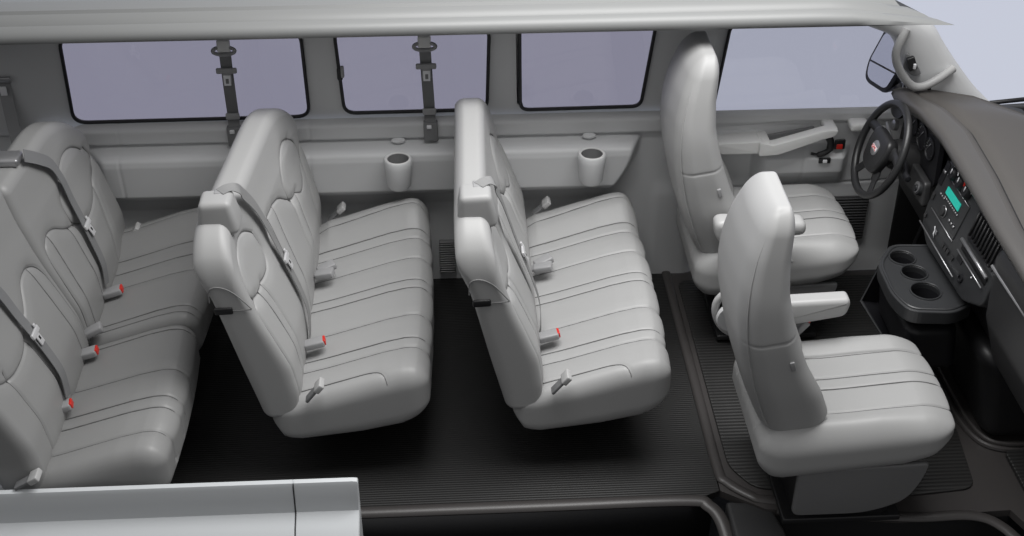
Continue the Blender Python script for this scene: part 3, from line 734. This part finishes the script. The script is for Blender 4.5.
# ================================================================== A-PILLAR
PI_=smooth_path([(1.60,0,1.235),(1.67,0,1.208),(1.755,0,1.168),(1.80,0,1.08),(1.84,0,1.0),(1.87,0,.90),(1.90,0,.80),(1.95,0,.70)],5)
PO_=smooth_path([(1.87,0,1.25),(1.905,0,1.23),(1.94,0,1.19),(1.99,0,1.12),(2.07,0,1.02),(2.16,0,.92),(2.28,0,.82),(2.44,0,.73)],5)
V=[];F=[];K=20
for a,b in zip(PI_,PO_):
    for k in range(K):
        t=2*PI*k/K; cx,sx_=math.cos(t),math.sin(t)
        cx=math.copysign(abs(cx)**.7,cx); m_=(a+b)/2; h_=(b-a)/2
        V.append((m_.x+h_.x*cx,1.625-.05*sx_,m_.z+h_.z*cx))
for i in range(len(PI_)-1):
    for k in range(K): F.append((i*K+k,i*K+(k+1)%K,(i+1)*K+(k+1)%K,(i+1)*K+k))
F.append(tuple(range(K))); F.append(tuple(range(len(PI_)*K-1,(len(PI_)-1)*K-1,-1)))
ap=mk('trim_3',V,F,M['wall']); tag(ap,'grey moulded windscreen pillar sweeping down to the dashboard','trim',kind='structure')
gh=empty('grab_handle',(1.86,1.56,1.0)); gh.parent=ap; gh['label']='moulded grey V-shaped grab handle'
tube('grip',smooth_path([(1.80,1.575,1.215),(1.765,1.55,1.13),(1.785,1.535,1.06),(1.84,1.53,.995),(1.89,1.53,.985),(1.95,1.54,1.01),(2.02,1.575,1.04)],6),.017,M['vinyl'],gh,14)
prism('finger_recess',rpoly([(1.815,1.12),(1.81,1.05),(1.86,1.01),(1.895,1.02),(1.85,1.09)],.02),(0,1.566,0),(1,0,0),(0,0,1),(0,.012,0),M['web'],gh,.004)
box('handle_bracket',(1.838,1.556,1.075),(.035,.02,.06),M['black'],gh,.006,(0,-.4,0)); box('bracket_clip',(1.848,1.543,1.068),(.012,.01,.022),M['white'],gh,.003)
box('pillar_vent',(1.93,1.563,.935),(.016,.02,.07),M['black'],ap,.003)

# ================================================================== DOOR MIRROR
MX=Vector((.37,-.93,0)); MN=Vector((-.93,-.37,0))
def mpt(a,b,d=0.): return Vector((1.86,1.93,.91))+MX*a+Vector((0,0,1))*b+MN*d
mr=empty('side_mirror',(1.9,1.9,.75)); tag(mr,'black-framed door mirror outside the driver window','mirror')
mp=rpoly([(-.015,.127),(.098,.160),(.135,.085),(.045,-.115),(-.085,-.115),(-.08,-.03)],[.03,.03,.03,.03,.04,.03])
mc=(.02,.02)
sh=lambda k:[(mc[0]+(a-mc[0])*k,mc[1]+(b-mc[1])*k) for a,b in mp]
prism('housing',sh(1.2),mpt(0,0,0),MX,(0,0,1),-MN*.06,M['gasket'],mr,.01)
prism('mirror_glass',mp,mpt(0,0,.003),MX,(0,0,1),-MN*.003,M['mirror'],mr)
tube('glass_divider',[mpt(-.078,-.03,.004),mpt(.09,-.02,.004)],.0035,M['gasket'],mr,8)
tube('mirror_arm',smooth_path([tuple(mpt(.08,-.09,-.03)),(1.935,1.83,.79),(1.94,1.79,.76),(1.94,1.75,.74)],5),.026,M['gasket'],mr,10)

# ================================================================== FLOOR, SILLS
def floor_poly():
    return [(-2.5,1.80),(-2.5,.27),(.86,.27),(.93,.30),(.935,1.80)]
fl=prism('floor',floor_poly(),(0,0,0),(1,0,0),(0,1,0),(0,0,-.03),M['floor']); tag(fl,'black ribbed rubber cabin floor','floor',kind='structure')
fm=prism('trim_4',[(.935,1.80),(.935,.30),(1.08,.20),(1.55,.135),(1.95,.15),(2.05,-.1),(2.8,-.1),(2.8,1.80)],(0,0,-.001),(1,0,0),(0,1,0),(0,0,-.03),M['sill']); tag(fm,'dark rubber footwell floor at the front of the cabin','floor',kind='structure')
# ribbed mats set into the front floor
m1=prism('floor_mat',rpoly([(.985,1.62),(.985,.42),(1.06,.30),(1.62,.235),(1.86,.26),(1.90,.60),(1.90,1.62)],.05),(0,0,.0),(1,0,0),(0,1,0),(0,0,.008),M['mat_'],None,.003); tag(m1,'dark ribbed rubber floor mat under the two front seats','floor mat')
m2=prism('floor_mat',rpoly([(2.03,.44),(2.03,.20),(2.5,.10),(2.5,.44)],.03),(0,0,.0),(1,0,0),(0,1,0),(0,0,.02),M['mat_'],None,.004); tag(m2,'dark grooved footwell mat at the bottom right corner','floor mat')
bm=bmesh.new(); add_tube(bm,smooth_path([(.945,1.70,.004),(.945,.9,.004),(.945,.42,.004),(.965,.34,.004),(1.04,.265,.004),(1.10,.245,.0),(1.4,.20,.0)],6),.02,12,False,.5,(0,0,1))
t=mkbm('trim_5',bm,M['sill']); tag(t,'raised dark edging between cabin floor and front mat','trim',kind='structure')
bm=bmesh.new(); add_tube(bm,smooth_path([(-.9,.262,-.006),(-.3,.262,-.006),(.3,.262,-.006),(.80,.262,-.006),(.88,.235,-.01),(.92,.17,-.03),(.935,.05,-.08),(.94,-.1,-.16)],6),.026,12,False,.6,(0,0,1))
t=mkbm('trim_6',bm,M['sill']); tag(t,'rounded dark sill moulding above the side door step','trim',kind='structure')
bm=bmesh.new(); add_prism(bm,[(-2.5,1.80),(1.09,1.80),(1.09,-.6),(-2.5,-.6)],(0,0,-.20),(1,0,0),(0,1,0),(0,0,-.02)); add_box(bm,(-.8,.26,-.11),(3.4,.01,.2))
t=mkbm('trim_7',bm,M['black']); tag(t,'black side door step well','trim',kind='structure')
# pillar foot between the two door openings
bm=bmesh.new(); add_prism(bm,rpoly([(.945,.26),(1.10,.24),(1.13,.10),(1.10,-.2),(.95,-.2)],.02),(0,0,-.012),(1,0,0),(0,1,0),(0,0,-.2),.012)
t=mkbm('trim_8',bm,M['dark']); tag(t,'dark door pillar foot between the two near door openings','trim',kind='structure')
bm=bmesh.new(); add_prism(bm,[(1.10,1.0),(3.0,1.0),(3.0,-.6),(1.10,-.6)],(0,0,-.16),(1,0,0),(0,1,0),(0,0,-.02)); add_prism(bm,[(1.10,.20),(1.55,.137),(1.95,.152),(1.95,.16),(1.1,.21)],(0,0,-.16),(1,0,0),(0,1,0),(0,0,.15))
t=mkbm('trim_9',bm,M['black']); tag(t,'black front door step well','trim',kind='structure')
bm=bmesh.new(); add_tube(bm,smooth_path([(1.12,.20,-.004),(1.35,.165,-.004),(1.6,.135,-.004),(1.80,.135,-.006),(1.90,.09,-.02),(1.97,-.02,-.05),(2.05,-.2,-.1)],6),.022,12,False,.6,(0,0,1))
t=mkbm('trim_10',bm,M['sill']); tag(t,'curved dark sill edge below the passenger seat','trim',kind='structure')
# metal strip at the foot of the far wall between the benches (heater outlet)
hv=box('floor_vent',(-.035,1.685,.13),(.07,.03,.16),ribbed('vent_slats',(.20,.20,.20),26,'Z',.4,.9,.008),None,.004); tag(hv,'small slatted floor vent low on the far wall between two benches','vent')

# near side: cut body panel in the foreground
prof=[(.055,.362),(.050,.367),(.035,.364),(.030,.352),(.024,.30),(.016,.252),(.006,.243),(-.030,.226),(-.062,.200),(-.072,.165),(-.070,.11),(-.066,-.10),(.02,-.10),(.05,-.05)]
V=[];F=[];n=len(prof); X=[-2.5,-.5525,-.5515,-.5475,-.5465,-.36,-.343,-.340]
for i,x in enumerate(X):
    for (y,z) in prof:
        g=.004 if i in(2,3) else 0; e=[0,0,0,0,0,0,.002,.007][i]
        V.append((x,y+g+ (e if y<.03 else 0),z-(g if z>.2 else 0)-(e if z>.2 else 0)))
for i in range(len(X)-1):
    for k in range(n): F.append((i*n+k,i*n+(k+1)%n,(i+1)*n+(k+1)%n,(i+1)*n+k))
F.append(tuple(range(n))); F.append(tuple(range(len(X)*n-1,(len(X)-1)*n-1,-1)))
o=mk('wall_right',V,F,M['body'],None)
bm=bmesh.new(); bm.from_mesh(o.data); bmesh.ops.recalc_face_normals(bm,faces=bm.faces)
for e in bm.edges:
    if len(e.link_faces)==2 and e.calc_face_angle(0)>math.radians(22): e.smooth=False
bm.to_mesh(o.data); bm.free()
tag(o,'pale painted metal cut edge of the near body side in the lower left foreground','wall',kind='structure')
tube('panel_gap',[(-.5495,a-.0005,b) for a,b in prof[2:12]],.0016,M['gasket'],o,6)

# ================================================================== DASHBOARD
dash=empty('dashboard',(2.0,.9,.5)); tag(dash,'dark dashboard with brown-grey padded top, gauges and controls across the front','dashboard')
def dash_pad():
    Ys=np.linspace(-.15,1.565,70); V=[]
    prof=[(1.86,.93),(1.825,.955),(1.808,.985),(1.815,1.003),(1.835,1.010),(1.90,1.012),(1.925,1.010),(1.930,1.002),(1.936,1.002),(1.945,1.016),(2.00,1.024),(2.15,1.03),(2.35,1.02),(2.60,.98),(2.60,.90),(1.95,.90)]
    for y in Ys:
        # brow drops to the pillar at the far end and bulges forward at the near end
        dz=-.045*smst(np.array(y),1.25,1.56)-.02*smst(np.array(-y),-.45,.1)
        dx=.03*smst(np.array(y),.9,.6) if False else 0
        crease=float(ip(y,[-.15,.45,.8,1.13,1.45,1.6],[-.05,-.03,-.01,.0,-.03,-.045]))
        for i,(x,z) in enumerate(prof):
            xx=x+float(ip(y,[-.15,.44,.77,1.1,1.46,1.6],[-.02,-.018,.0,.01,-.02,-.03]))+(crease if 5<=i<=10 else 0)
            zz=z+float(dz)-float(ip(x,[1.90,2.05,2.2,2.35,2.6],[0,.035,.08,.13,.2]))*(.6+.4*float(smst(np.array(y),1.2,1.55)))
            V.append((xx,y,zz))
    n=len(prof); F=[]
    for i in range(len(Ys)-1):
        for k in range(n): F.append((i*n+k,i*n+(k+1)%n,(i+1)*n+(k+1)%n,(i+1)*n+k))
    F.append(tuple(range(n))); F.append(tuple(range(len(Ys)*n-1,(len(Ys)-1)*n-1,-1)))
    o=mk('padded_top',V,F,M['dash'],dash)
    # paler brow strip uses its own material on the rear edge faces
    o.data.materials.append(M['dashlip']); o.data.materials.append(M['black'])
    for fi,p in enumerate(o.data.polygons):
        k=fi%n if fi<(len(Ys)-1)*n else -1
        if k in(1,2,3,4): p.material_index=1
        if k in(6,7): p.material_index=2
    return o
dash_pad()
# lower dash bodies
prism('dash_body',rpoly([(1.90,.95),(1.885,.60),(1.93,.44),(2.42,.44),(2.40,.80),(2.0,.90)],.02),(0,1.66,0),(1,0,0),(0,0,1),(0,-1.59,0),M['black'],dash)
# gauge cluster in its hood (driver side)
cl=prism('gauge_cluster',rpoly([(1.50,.74),(1.50,.93),(1.16,.94),(1.14,.74)],.03),(1.872,0,0),(0,1,0),(0,0,1),(-.02,0,0),M['gasket'],dash)
for y,z,r in ((1.43,.865,.045),(1.33,.865,.055),(1.235,.865,.045)):
    lathe('gauge',[(0,0),(r*.9,0),(r,.004),(r,.008),(r*.93,.010),(r*.9,.004),(0,.004)],(1.852,y,z),M['gasket'],cl,(-1,0,0),32)
    for a in np.linspace(-.3,PI+.3,11):
        pass
def ticks(y,z,r,x=1.8465):
    bm=bmesh.new()
    for a in np.linspace(-.5,PI+.5,12):
        c=(x,y+math.cos(a)*r,z+math.sin(a)*r); add_box(bm,c,(.001,.003,.009),0,(a+PI/2,0,0))
    add_box(bm,(x-.001,y+.01,z+.008),(.0015,.004,r*1.2),0,(.7,0,0))
    mkbm('gauge_ticks',bm,M['silver'],cl)
for y,z,r in ((1.43,.865,.036),(1.33,.865,.045),(1.235,.865,.036)): ticks(y,z,r)
prism('cluster_surround',rpoly([(1.52,.70),(1.52,.76),(1.15,.76),(1.13,.66),(1.45,.64)],.02),(1.85,0,0),(0,1,0),(0,0,1),(-.03,0,0),M['dark'],dash,.008)
# light switch pod left and ignition pods right of the column
lathe('light_knob',[(0,0),(.022,0),(.022,.018),(.017,.022),(0,.022)],(1.825,1.55,.80),M['silver'],dash,(-1,0,.2),24)
lathe('ignition_lock',[(0,0),(.028,0),(.026,.02),(.012,.024),(.012,.03),(0,.03)],(1.825,1.185,.715),M['stackm'],dash,(-1,0,.3),24)
lathe('side_vent',[(0,-.01),(.035,-.01),(.045,0),(.042,.012),(.034,.006),(0,.004)],(1.83,1.57,.87),M['dark'],dash,(-1,-.3,.2),28)
lathe('trim_ring',[(.012,0),(.022,.001),(.023,.004),(.013,.004)],(1.808,1.185,.725),M['silver'],dash,(-1,0,.3),24)

# centre stack: tilted panel
nx=Vector((-.977,0,.211)); ty=Vector((.211,0,.977)) # face normal and up-direction on the panel
def SP(Y,z,d=0.): return Vector((1.80+(z-.58)*.216,Y,z))+nx*d
def spoly(pts): # points (Y,z) -> coordinates along (-Y) and up
    return [(-(p[0]),(p[1]-.58)/.977) for p in pts]
def sprism(name,pts,d,th,m,parent,r=0.,rnd=.0):
    q=spoly(pts)
    if rnd>0: q=rpoly(q,rnd)
    return prism(name,q,Vector((1.80,0,.58))+nx*d,(0,-1,0),ty,-nx*th,m,parent,r)
st=sprism('centre_stack',[(1.095,.905),(1.11,.70),(1.09,.625),(.99,.585),(.60,.60),(.475,.66),(.475,.93),(.80,.945)],0,.09,M['stackm'],dash,.012,.03)
rad=sprism('radio',[(1.045,.858),(1.055,.715),(.82,.715),(.81,.862)],.004,.006,M['stackm'],st,.002,.006)
def line_(name,y0,z0,y1,z1,r,m,par,d=.005): return tube(name,[SP(y0,z0,d),SP(y1,z1,d)],r,m,par,6)
line_('chrome_line',1.05,.712,.815,.712,.0022,M['silver'],st,.006); line_('chrome_line',1.045,.861,.815,.861,.0015,M['silver'],st,.006)
line_('chrome_line',1.085,.632,.70,.632,.003,M['silver'],st,.010)
line_('chrome_line',.748,.72,.505,.72,.003,M['silver'],st,.012); 
sprism('display',[(1.0,.836),(1.0,.808),(.865,.808),(.865,.838)],.0085,.003,M['teal'],rad,.0,.003)
for i in range(9):
    sprism('preset_button',[(.995-i*.016,.799),(.995-i*.016,.793),(.984-i*.016,.793),(.984-i*.016,.799)],.009,.003,M['silver'],rad)
lathe('tuning_dial',[(0,0),(.020,0),(.019,.012),(.015,.015),(0,.015)],SP(.958,.752,.004),M['dark'],rad,nx,28)
bm=bmesh.new(); add_tube(bm,[SP(.958,.752,.0075)+Vector((0,1,0))*.022*math.cos(a)+ty*.022*math.sin(a) for a in np.linspace(0,2*PI,25)[:-1]],.0016,6,True); mkbm('dial_ring',bm,M['silver'],rad)
for i in range(3):
    sprism('tune_button',[(.90-i*.022,.757),(.90-i*.022,.747),(.888-i*.022,.747),(.888-i*.022,.757)],.009,.004,M['silver'],rad)
    sprism('tune_button',[(1.035-i*.018,.79),(1.035-i*.018,.783),(1.025-i*.018,.783),(1.025-i*.018,.79)],.009,.004,M['silver'],rad)
for i,(y,z) in enumerate(((1.0,.888),(.93,.891),(.862,.893))):
    k=lathe('climate_knob',[(0,0),(.026,0),(.026,.010),(.020,.020),(0,.021)],SP(y,z,.002),M['gasket'],st,nx,28)
    bm=bmesh.new(); add_tube(bm,[SP(y,z,.006)+Vector((0,1,0))*.028*math.cos(a)+ty*.028*math.sin(a) for a in np.linspace(.3,PI-.3 if i!=1 else PI*.55,14)],.0022,6); mkbm('knob_arc',bm,M['white'],k)
    if i==1:
        bm=bmesh.new(); add_tube(bm,[SP(y,z,.006)+Vector((0,-1,0))*.029*math.cos(a)+ty*.029*math.sin(a) for a in np.linspace(.1,1.2,8)],.004,6); mkbm('knob_red_arc',bm,M['red'],k)
    sprism('knob_pointer',[(y+.003,z+.02),(y+.003,z),(y-.003,z),(y-.003,z+.02)],.0235,.002,M['white'],k)
# left slots
sprism('storage_slot',[(1.092,.895),(1.098,.80),(1.062,.80),(1.058,.895)],.003,.004,M['gasket'],st,.001,.005)
sprism('slot_bezel',[(1.088,.86),(1.088,.85),(1.066,.85),(1.066,.86)],.006,.003,M['silver'],st)
sprism('small_switch',[(1.09,.76),(1.09,.735),(1.07,.735),(1.07,.76)],.006,.006,M['dark'],st,.001)
# lower buttons row
for i,(y,z) in enumerate(((1.075,.665),(.95,.665),(.865,.663),(.84,.665),(.815,.665),(.77,.668))):
    b_=sprism('lower_button',[(y+.009,z+.008),(y+.009,z-.008),(y-.009,z-.008),(y-.009,z+.008)],.006,.005,M['dark'] if i!=1 else M['silver'],st,.001)
sprism('seat_icon',[(.965,.682),(.955,.672),(.955,.655),(.935,.648),(.95,.66),(.95,.672),(.962,.684)],.0105,.002,M['white'],st)
# power socket and blanks under the line
lathe('power_socket',[(0,0),(.016,0),(.016,.008),(.011,.009),(.010,.003),(0,.003)],SP(.66,.655,.0),M['gasket'],st,nx,24)
lathe('socket_dot',[(0,0),(.004,0),(.003,.002),(0,.002)],SP(.60,.70,.004),M['white'],st,nx,12)
sprism('pocket_slot',[(.745,.708),(.745,.685),(.70,.685),(.70,.708)],.003,.003,M['gasket'],st,.0,.003)
# two vents on the right of the stack
va=sprism('air_vent',[(.745,.905),(.745,.775),(.505,.785),(.505,.895)],.003,.006,M['gasket'],st,.001,.01)
for i in range(9):
    y=.725-i*.025
    if i in(): continue
    tube('vent_vane',[SP(y,.89,.008),SP(y,.795,.008)],.0035,M['dark'],va,6,flat=1.6,up=tuple(nx))
tube('vent_bar',[SP(.748,.765,.014),SP(.50,.765,.014)],.007,M['silver'],st,8)
sprism('lower_shelf',[(.745,.755),(.745,.728),(.51,.728),(.51,.755)],.003,.003,M['gasket'],st)
# passenger side lower dash bulge
bm=bmesh.new()
P,N,F=softbox((.46,.58,.52),(.05,.09,.07),.02)
P=P+np.array([1.80,-.10,.42]); P[:,0]+=ip(P[:,2],[.42,.65,.94],[.10,.02,.0])
mk('glovebox',P,F,M['dark'],dash)
tube('glovebox_trim',[(1.806,.44,.86),(1.806,.30,.862),(1.81,.12,.862)],.006,M['silver'],dash,8)

# steering column, wheel
R_=math.radians(20); wc=Vector((1.705,1.37,.792)); wn=Vector((-math.cos(R_),0,math.sin(R_))); wu=Vector((math.sin(R_),0,math.cos(R_))); wy=Vector((0,-1,0))
col=lathe('steering_column',[(0,0),(.055,0),(.062,.02),(.066,.10),(.075,.16),(.08,.20)],wc-wn*.045,M['dark'],dash,tuple(-wn),28)
tube('wiper_stalk',smooth_path([tuple(wc-wn*.08+wy*(-.05)),tuple(wc-wn*.075+wy*(-.13)+wu*.02),tuple(wc-wn*.07+wy*(-.19)+wu*.045)],5),.008,M['silver'],col,10)
tube('gear_lever',smooth_path([tuple(wc-wn*.09+wy*.05),tuple(wc-wn*.06+wy*.13+wu*.02),tuple(wc-wn*.04+wy*.20+wu*.01)],5),.009,M['gasket'],col,10)
lathe('gear_knob',[(0,-.02),(.012,-.016),(.014,0),(.012,.02),(0,.024)],wc-wn*.04+wy*.21+wu*.01,M['gasket'],col,tuple(wy),16)
sw=empty('steering_wheel',wc); tag(sw,'black four-spoke steering wheel with red-lettered badge at its hub','steering wheel')
def W(a,b,c=0.): return wc+wy*a+wu*b+wn*c
tube('rim',[W(.19*math.cos(t),.19*math.sin(t)) for t in np.linspace(0,2*PI,73)[:-1]],.0155,M['leather'],sw,16,True)
bm=bmesh.new()
for s in (-1,1):
    add_tube(bm,smooth_path([W(s*.05,.02,-.012),W(s*.11,.035,-.006),W(s*.185,.03,0)],6),[.028]*6+[.02]*6+[.016],10,False,.45,tuple(wn))
    add_tube(bm,smooth_path([W(s*.035,-.05,-.012),W(s*.07,-.11,-.008),W(s*.10,-.162,0)],6),[.026]*6+[.018]*6+[.014],10,False,.45,tuple(wn))
mkbm('spokes',bm,M['leather'],sw)
hub=prism('hub_pad',rpoly([(-.085,.07),(.085,.07),(.095,.0),(.065,-.085),(0,-.10),(-.065,-.085),(-.095,.0)],.035),W(0,0,-.018),tuple(wy),tuple(wu),tuple(wn*.042),M['leather'],sw,.014)
lathe('emblem',[(0,0),(.031,0),(.031,.003),(.028,.0045),(0,.0045)],W(0,0,.0235),M['silver'],hub,tuple(wn),32)
bm=bmesh.new(); add_box(bm,W(0,0,.0288),(.002,.05,.017),.0006,Euler((0,R_,0)).to_matrix()); mkbm('emblem_plate',bm,M['white'],hub)
text('emblem_letters','GMC',.021,W(0,0,.0302),tuple(wy),tuple(wu),M['red'],hub,.0006)

# engine cover, console with cup holders
P,N,F=softbox((.42,.62,.42),(.06,.08,.06),.02)
P=P+np.array([0,.50,.0]); z=P[:,2]; P[:,0]+=ip(z,[0,.3,.42],[1.975,1.92,1.88]); P[:,1]=.50+(P[:,1]-.50)
ec=mk('engine_cover',P,F,M['black']); tag(ec,'black bulging engine cover below the centre of the dashboard','engine cover')
bm=bmesh.new()
for d,r in ((.012,.010),(.045,.012)):
    add_tube(bm,smooth_path([(1.96-d,1.12,.006),(1.965-d,.75,.006),(1.975-d,.60,.006),(2.005-d*.8,.52-d*.6,.006),(2.06,.495-d,.006),(2.2,.49-d,.006),(2.44,.49-d,.006)],6),r,8)
mkbm('base_flange',bm,M['sill'],ec)
cn=empty('console',(1.72,.85,.3)); tag(cn,'black console tray with three cup holders and an open bin below, between the front seats','console')
top=rpoly([(1.60,.905),(1.685,1.03),(1.85,1.02),(1.862,.95),(1.862,.63),(1.78,.585),(1.63,.60),(1.595,.70)],[.05,.04,.02,.02,.02,.03,.04,.06])
cups=((1.70,.935,.046),(1.715,.835,.046),(1.72,.715,.052))
# tray with real holes
c=bpy.data.curves.new('tray','CURVE'); c.dimensions='2D'; c.fill_mode='BOTH'; c.extrude=.022; c.bevel_depth=.006; c.bevel_resolution=2
for poly_ in [top]+[[(x+r*1.12*math.cos(a),y+r*1.12*math.sin(a)) for a in np.linspace(0,2*PI,33)[:-1]] for x,y,r in cups]:
    s=c.splines.new('POLY'); s.points.add(len(poly_)-1)
    for q,(a,b) in zip(s.points,poly_): q.co=(a,b,0,1)
    s.use_cyclic_u=True
o=bpy.data.objects.new('u',c); COL.objects.link(o); dg=bpy.context.evaluated_depsgraph_get(); me=bpy.data.meshes.new_from_object(o.evaluated_get(dg)); bpy.data.objects.remove(o)
tray=mk('tray',[(v.co.x,v.co.y,v.co.z+.535) for v in me.vertices],[tuple(p.vertices) for p in me.polygons],M['stackm'],cn,smooth=False)
tube('tray_rim',[(a+(1.74-a)*.05,b+(.81-b)*.05,.563) for a,b in top],.006,M['stackm'],cn,8,True)
for x,y,r in cups:
    lathe('cup_well',[(r*1.02,.03),(r*1.06,.026),(r*.98,.0),(r*.9,-.06),(0,-.062)],(x,y,.533),M['gasket'],cn,seg=32,cap=False)
    tube('cup_rim',[(x+r*1.07*math.cos(a),y+r*1.07*math.sin(a),.565) for a in np.linspace(0,2*PI,33)[:-1]],.0035,M['stackm'],cn,6,True)
P,N,F=softbox((.20,.40,.20),(.05,.06,.03),.02); P=P+np.array([1.64,.62,.26]); P[:,0]+=ip(P[:,2],[.26,.46],[.03,.0]); mk('tray_body',P,F,M['gasket'],cn)
# open bin: hollow tilted box with paler rim
bo=[(1.60,1.035),(1.60,.83),(1.76,.86),(1.745,1.06)]
bm=bmesh.new(); rim=[Vector((1.605,1.01,.30)),Vector((1.70,1.07,.40)),Vector((1.80,.87,.34)),Vector((1.69,.78,.20))]
rim=[Vector((1.600,1.005,.315)),Vector((1.655,1.035,.46)),Vector((1.72,.80,.42)),Vector((1.66,.80,.245))]
N_=(rim[1]-rim[0]).cross(rim[3]-rim[0]).normalized()
if N_.x>0: N_=-N_
inn=[p-N_*.10 for p in rim]
vs=[bm.verts.new(p) for p in rim]; vi=[bm.verts.new(p) for p in inn]
for i in range(4): bm.faces.new((vs[i],vs[(i+1)%4],vi[(i+1)%4],vi[i]))
bm.faces.new(vi); mkbm('open_bin',bm,M['gasket'],cn,False)
tube('bin_rim',rim,.006,M['stackm'],cn,8,True)
fw=box('wall_front',(2.52,.80,.33),(.04,1.95,.70),M['black'],None,.004); tag(fw,'black firewall closing the footwells under the dashboard','wall',kind='structure')
kp=box('trim_11',(2.2,1.70,.40),(.52,.03,.80),M['dark'],None,.006); tag(kp,'dark kick panel beside the driver footwell','trim',kind='structure')
# pedals
pd=empty('pedals',(1.85,1.40,.1)); pd.parent=dash; pd.location-=dash.location
for y,w_,h_ in ((1.34,.11,.06),(1.20,.05,.12)):
    box('pedal_pad',(1.84,y,.17),(.015,w_,h_),M['dark'],pd,.005,(0,.5,0)); tube('pedal_arm',[(1.85,y,.17),(1.90,y,.30),(1.93,y,.45)],.009,M['black'],pd,8)
# wiper at the windscreen base
wp=empty('wiper',(2.42,1.75,.78)); tag(wp,'black windscreen wiper just past the dashboard at the right edge','wiper')
tube('wiper_arm',[(2.20,1.76,.775),(2.60,1.78,.80)],.010,M['gasket'],wp,8); tube('wiper_blade',[(2.24,1.71,.79),(2.62,1.72,.80)],.007,M['gasket'],wp,8)

# ================================================================== WORLD, LIGHTS, CAMERA
w=bpy.data.worlds.new('studio'); S.world=w; w.use_nodes=True; nt=w.node_tree
bg=nt.nodes['Background']; bg.inputs[1].default_value=1.
tc=nt.nodes.new('ShaderNodeTexCoord'); sx=nt.nodes.new('ShaderNodeSeparateXYZ'); nt.links.new(tc.outputs['Generated'],sx.inputs[0])
def mrange(sock,a,b):
    m=nt.nodes.new('ShaderNodeMapRange'); m.interpolation_type='SMOOTHSTEP'; m.inputs['From Min'].default_value=a; m.inputs['From Max'].default_value=b; nt.links.new(sock,m.inputs['Value']); return m.outputs['Result']
m1=nt.nodes.new('ShaderNodeMixRGB'); m1.inputs['Color1'].default_value=(.06,.06,.062,1); m1.inputs['Color2'].default_value=(.565,.593,.690,1); nt.links.new(mrange(sx.outputs['Y'],-.05,.35),m1.inputs['Fac'])
m0=nt.nodes.new('ShaderNodeMixRGB'); m0.inputs['Color1'].default_value=(.05,.05,.052,1); m0.inputs['Color2'].default_value=(.29,.29,.295,1); nt.links.new(mrange(sx.outputs['Z'],-.15,.35),m0.inputs['Fac']); nt.links.new(m0.outputs[0],m1.inputs['Color1'])
m2=nt.nodes.new('ShaderNodeMixRGB'); m2.inputs['Color2'].default_value=(.42,.42,.42,1); nt.links.new(m1.outputs[0],m2.inputs['Color1']); nt.links.new(mrange(sx.outputs['Z'],.25,.7),m2.inputs['Fac'])
nt.links.new(m2.outputs[0],bg.inputs[0])
def area(name,loc,target,size,power,col=(1,1,1)):
    l=bpy.data.lights.new(name,'AREA'); l.energy=power; l.size=size[0]; l.size_y=size[1]; l.shape='RECTANGLE'; l.color=col
    o=bpy.data.objects.new(name,l); o.location=loc; COL.objects.link(o)
    o.rotation_euler=(Vector(target)-Vector(loc)).to_track_quat('-Z','Y').to_euler(); return o
area('studio_softbox',(.8,.66,3.4),(.75,.95,.4),(2.6,1.4),118,(1,.995,.99))
cam=bpy.data.cameras.new('camera'); co=bpy.data.objects.new('camera',cam); COL.objects.link(co)
co.location=(0,-3.09,3.33); cam.sensor_fit='HORIZONTAL'; cam.sensor_width=36; cam.lens=36*1300/1024
co.rotation_euler=(math.radians(90-34.4),0,math.radians(-3.0)); cam.clip_end=100
S.camera=co
S.view_settings.view_transform='Standard'; S.view_settings.look='None'; S.view_settings.gamma=1; S.view_settings.use_curve_mapping=False
S.view_settings.exposure=0.
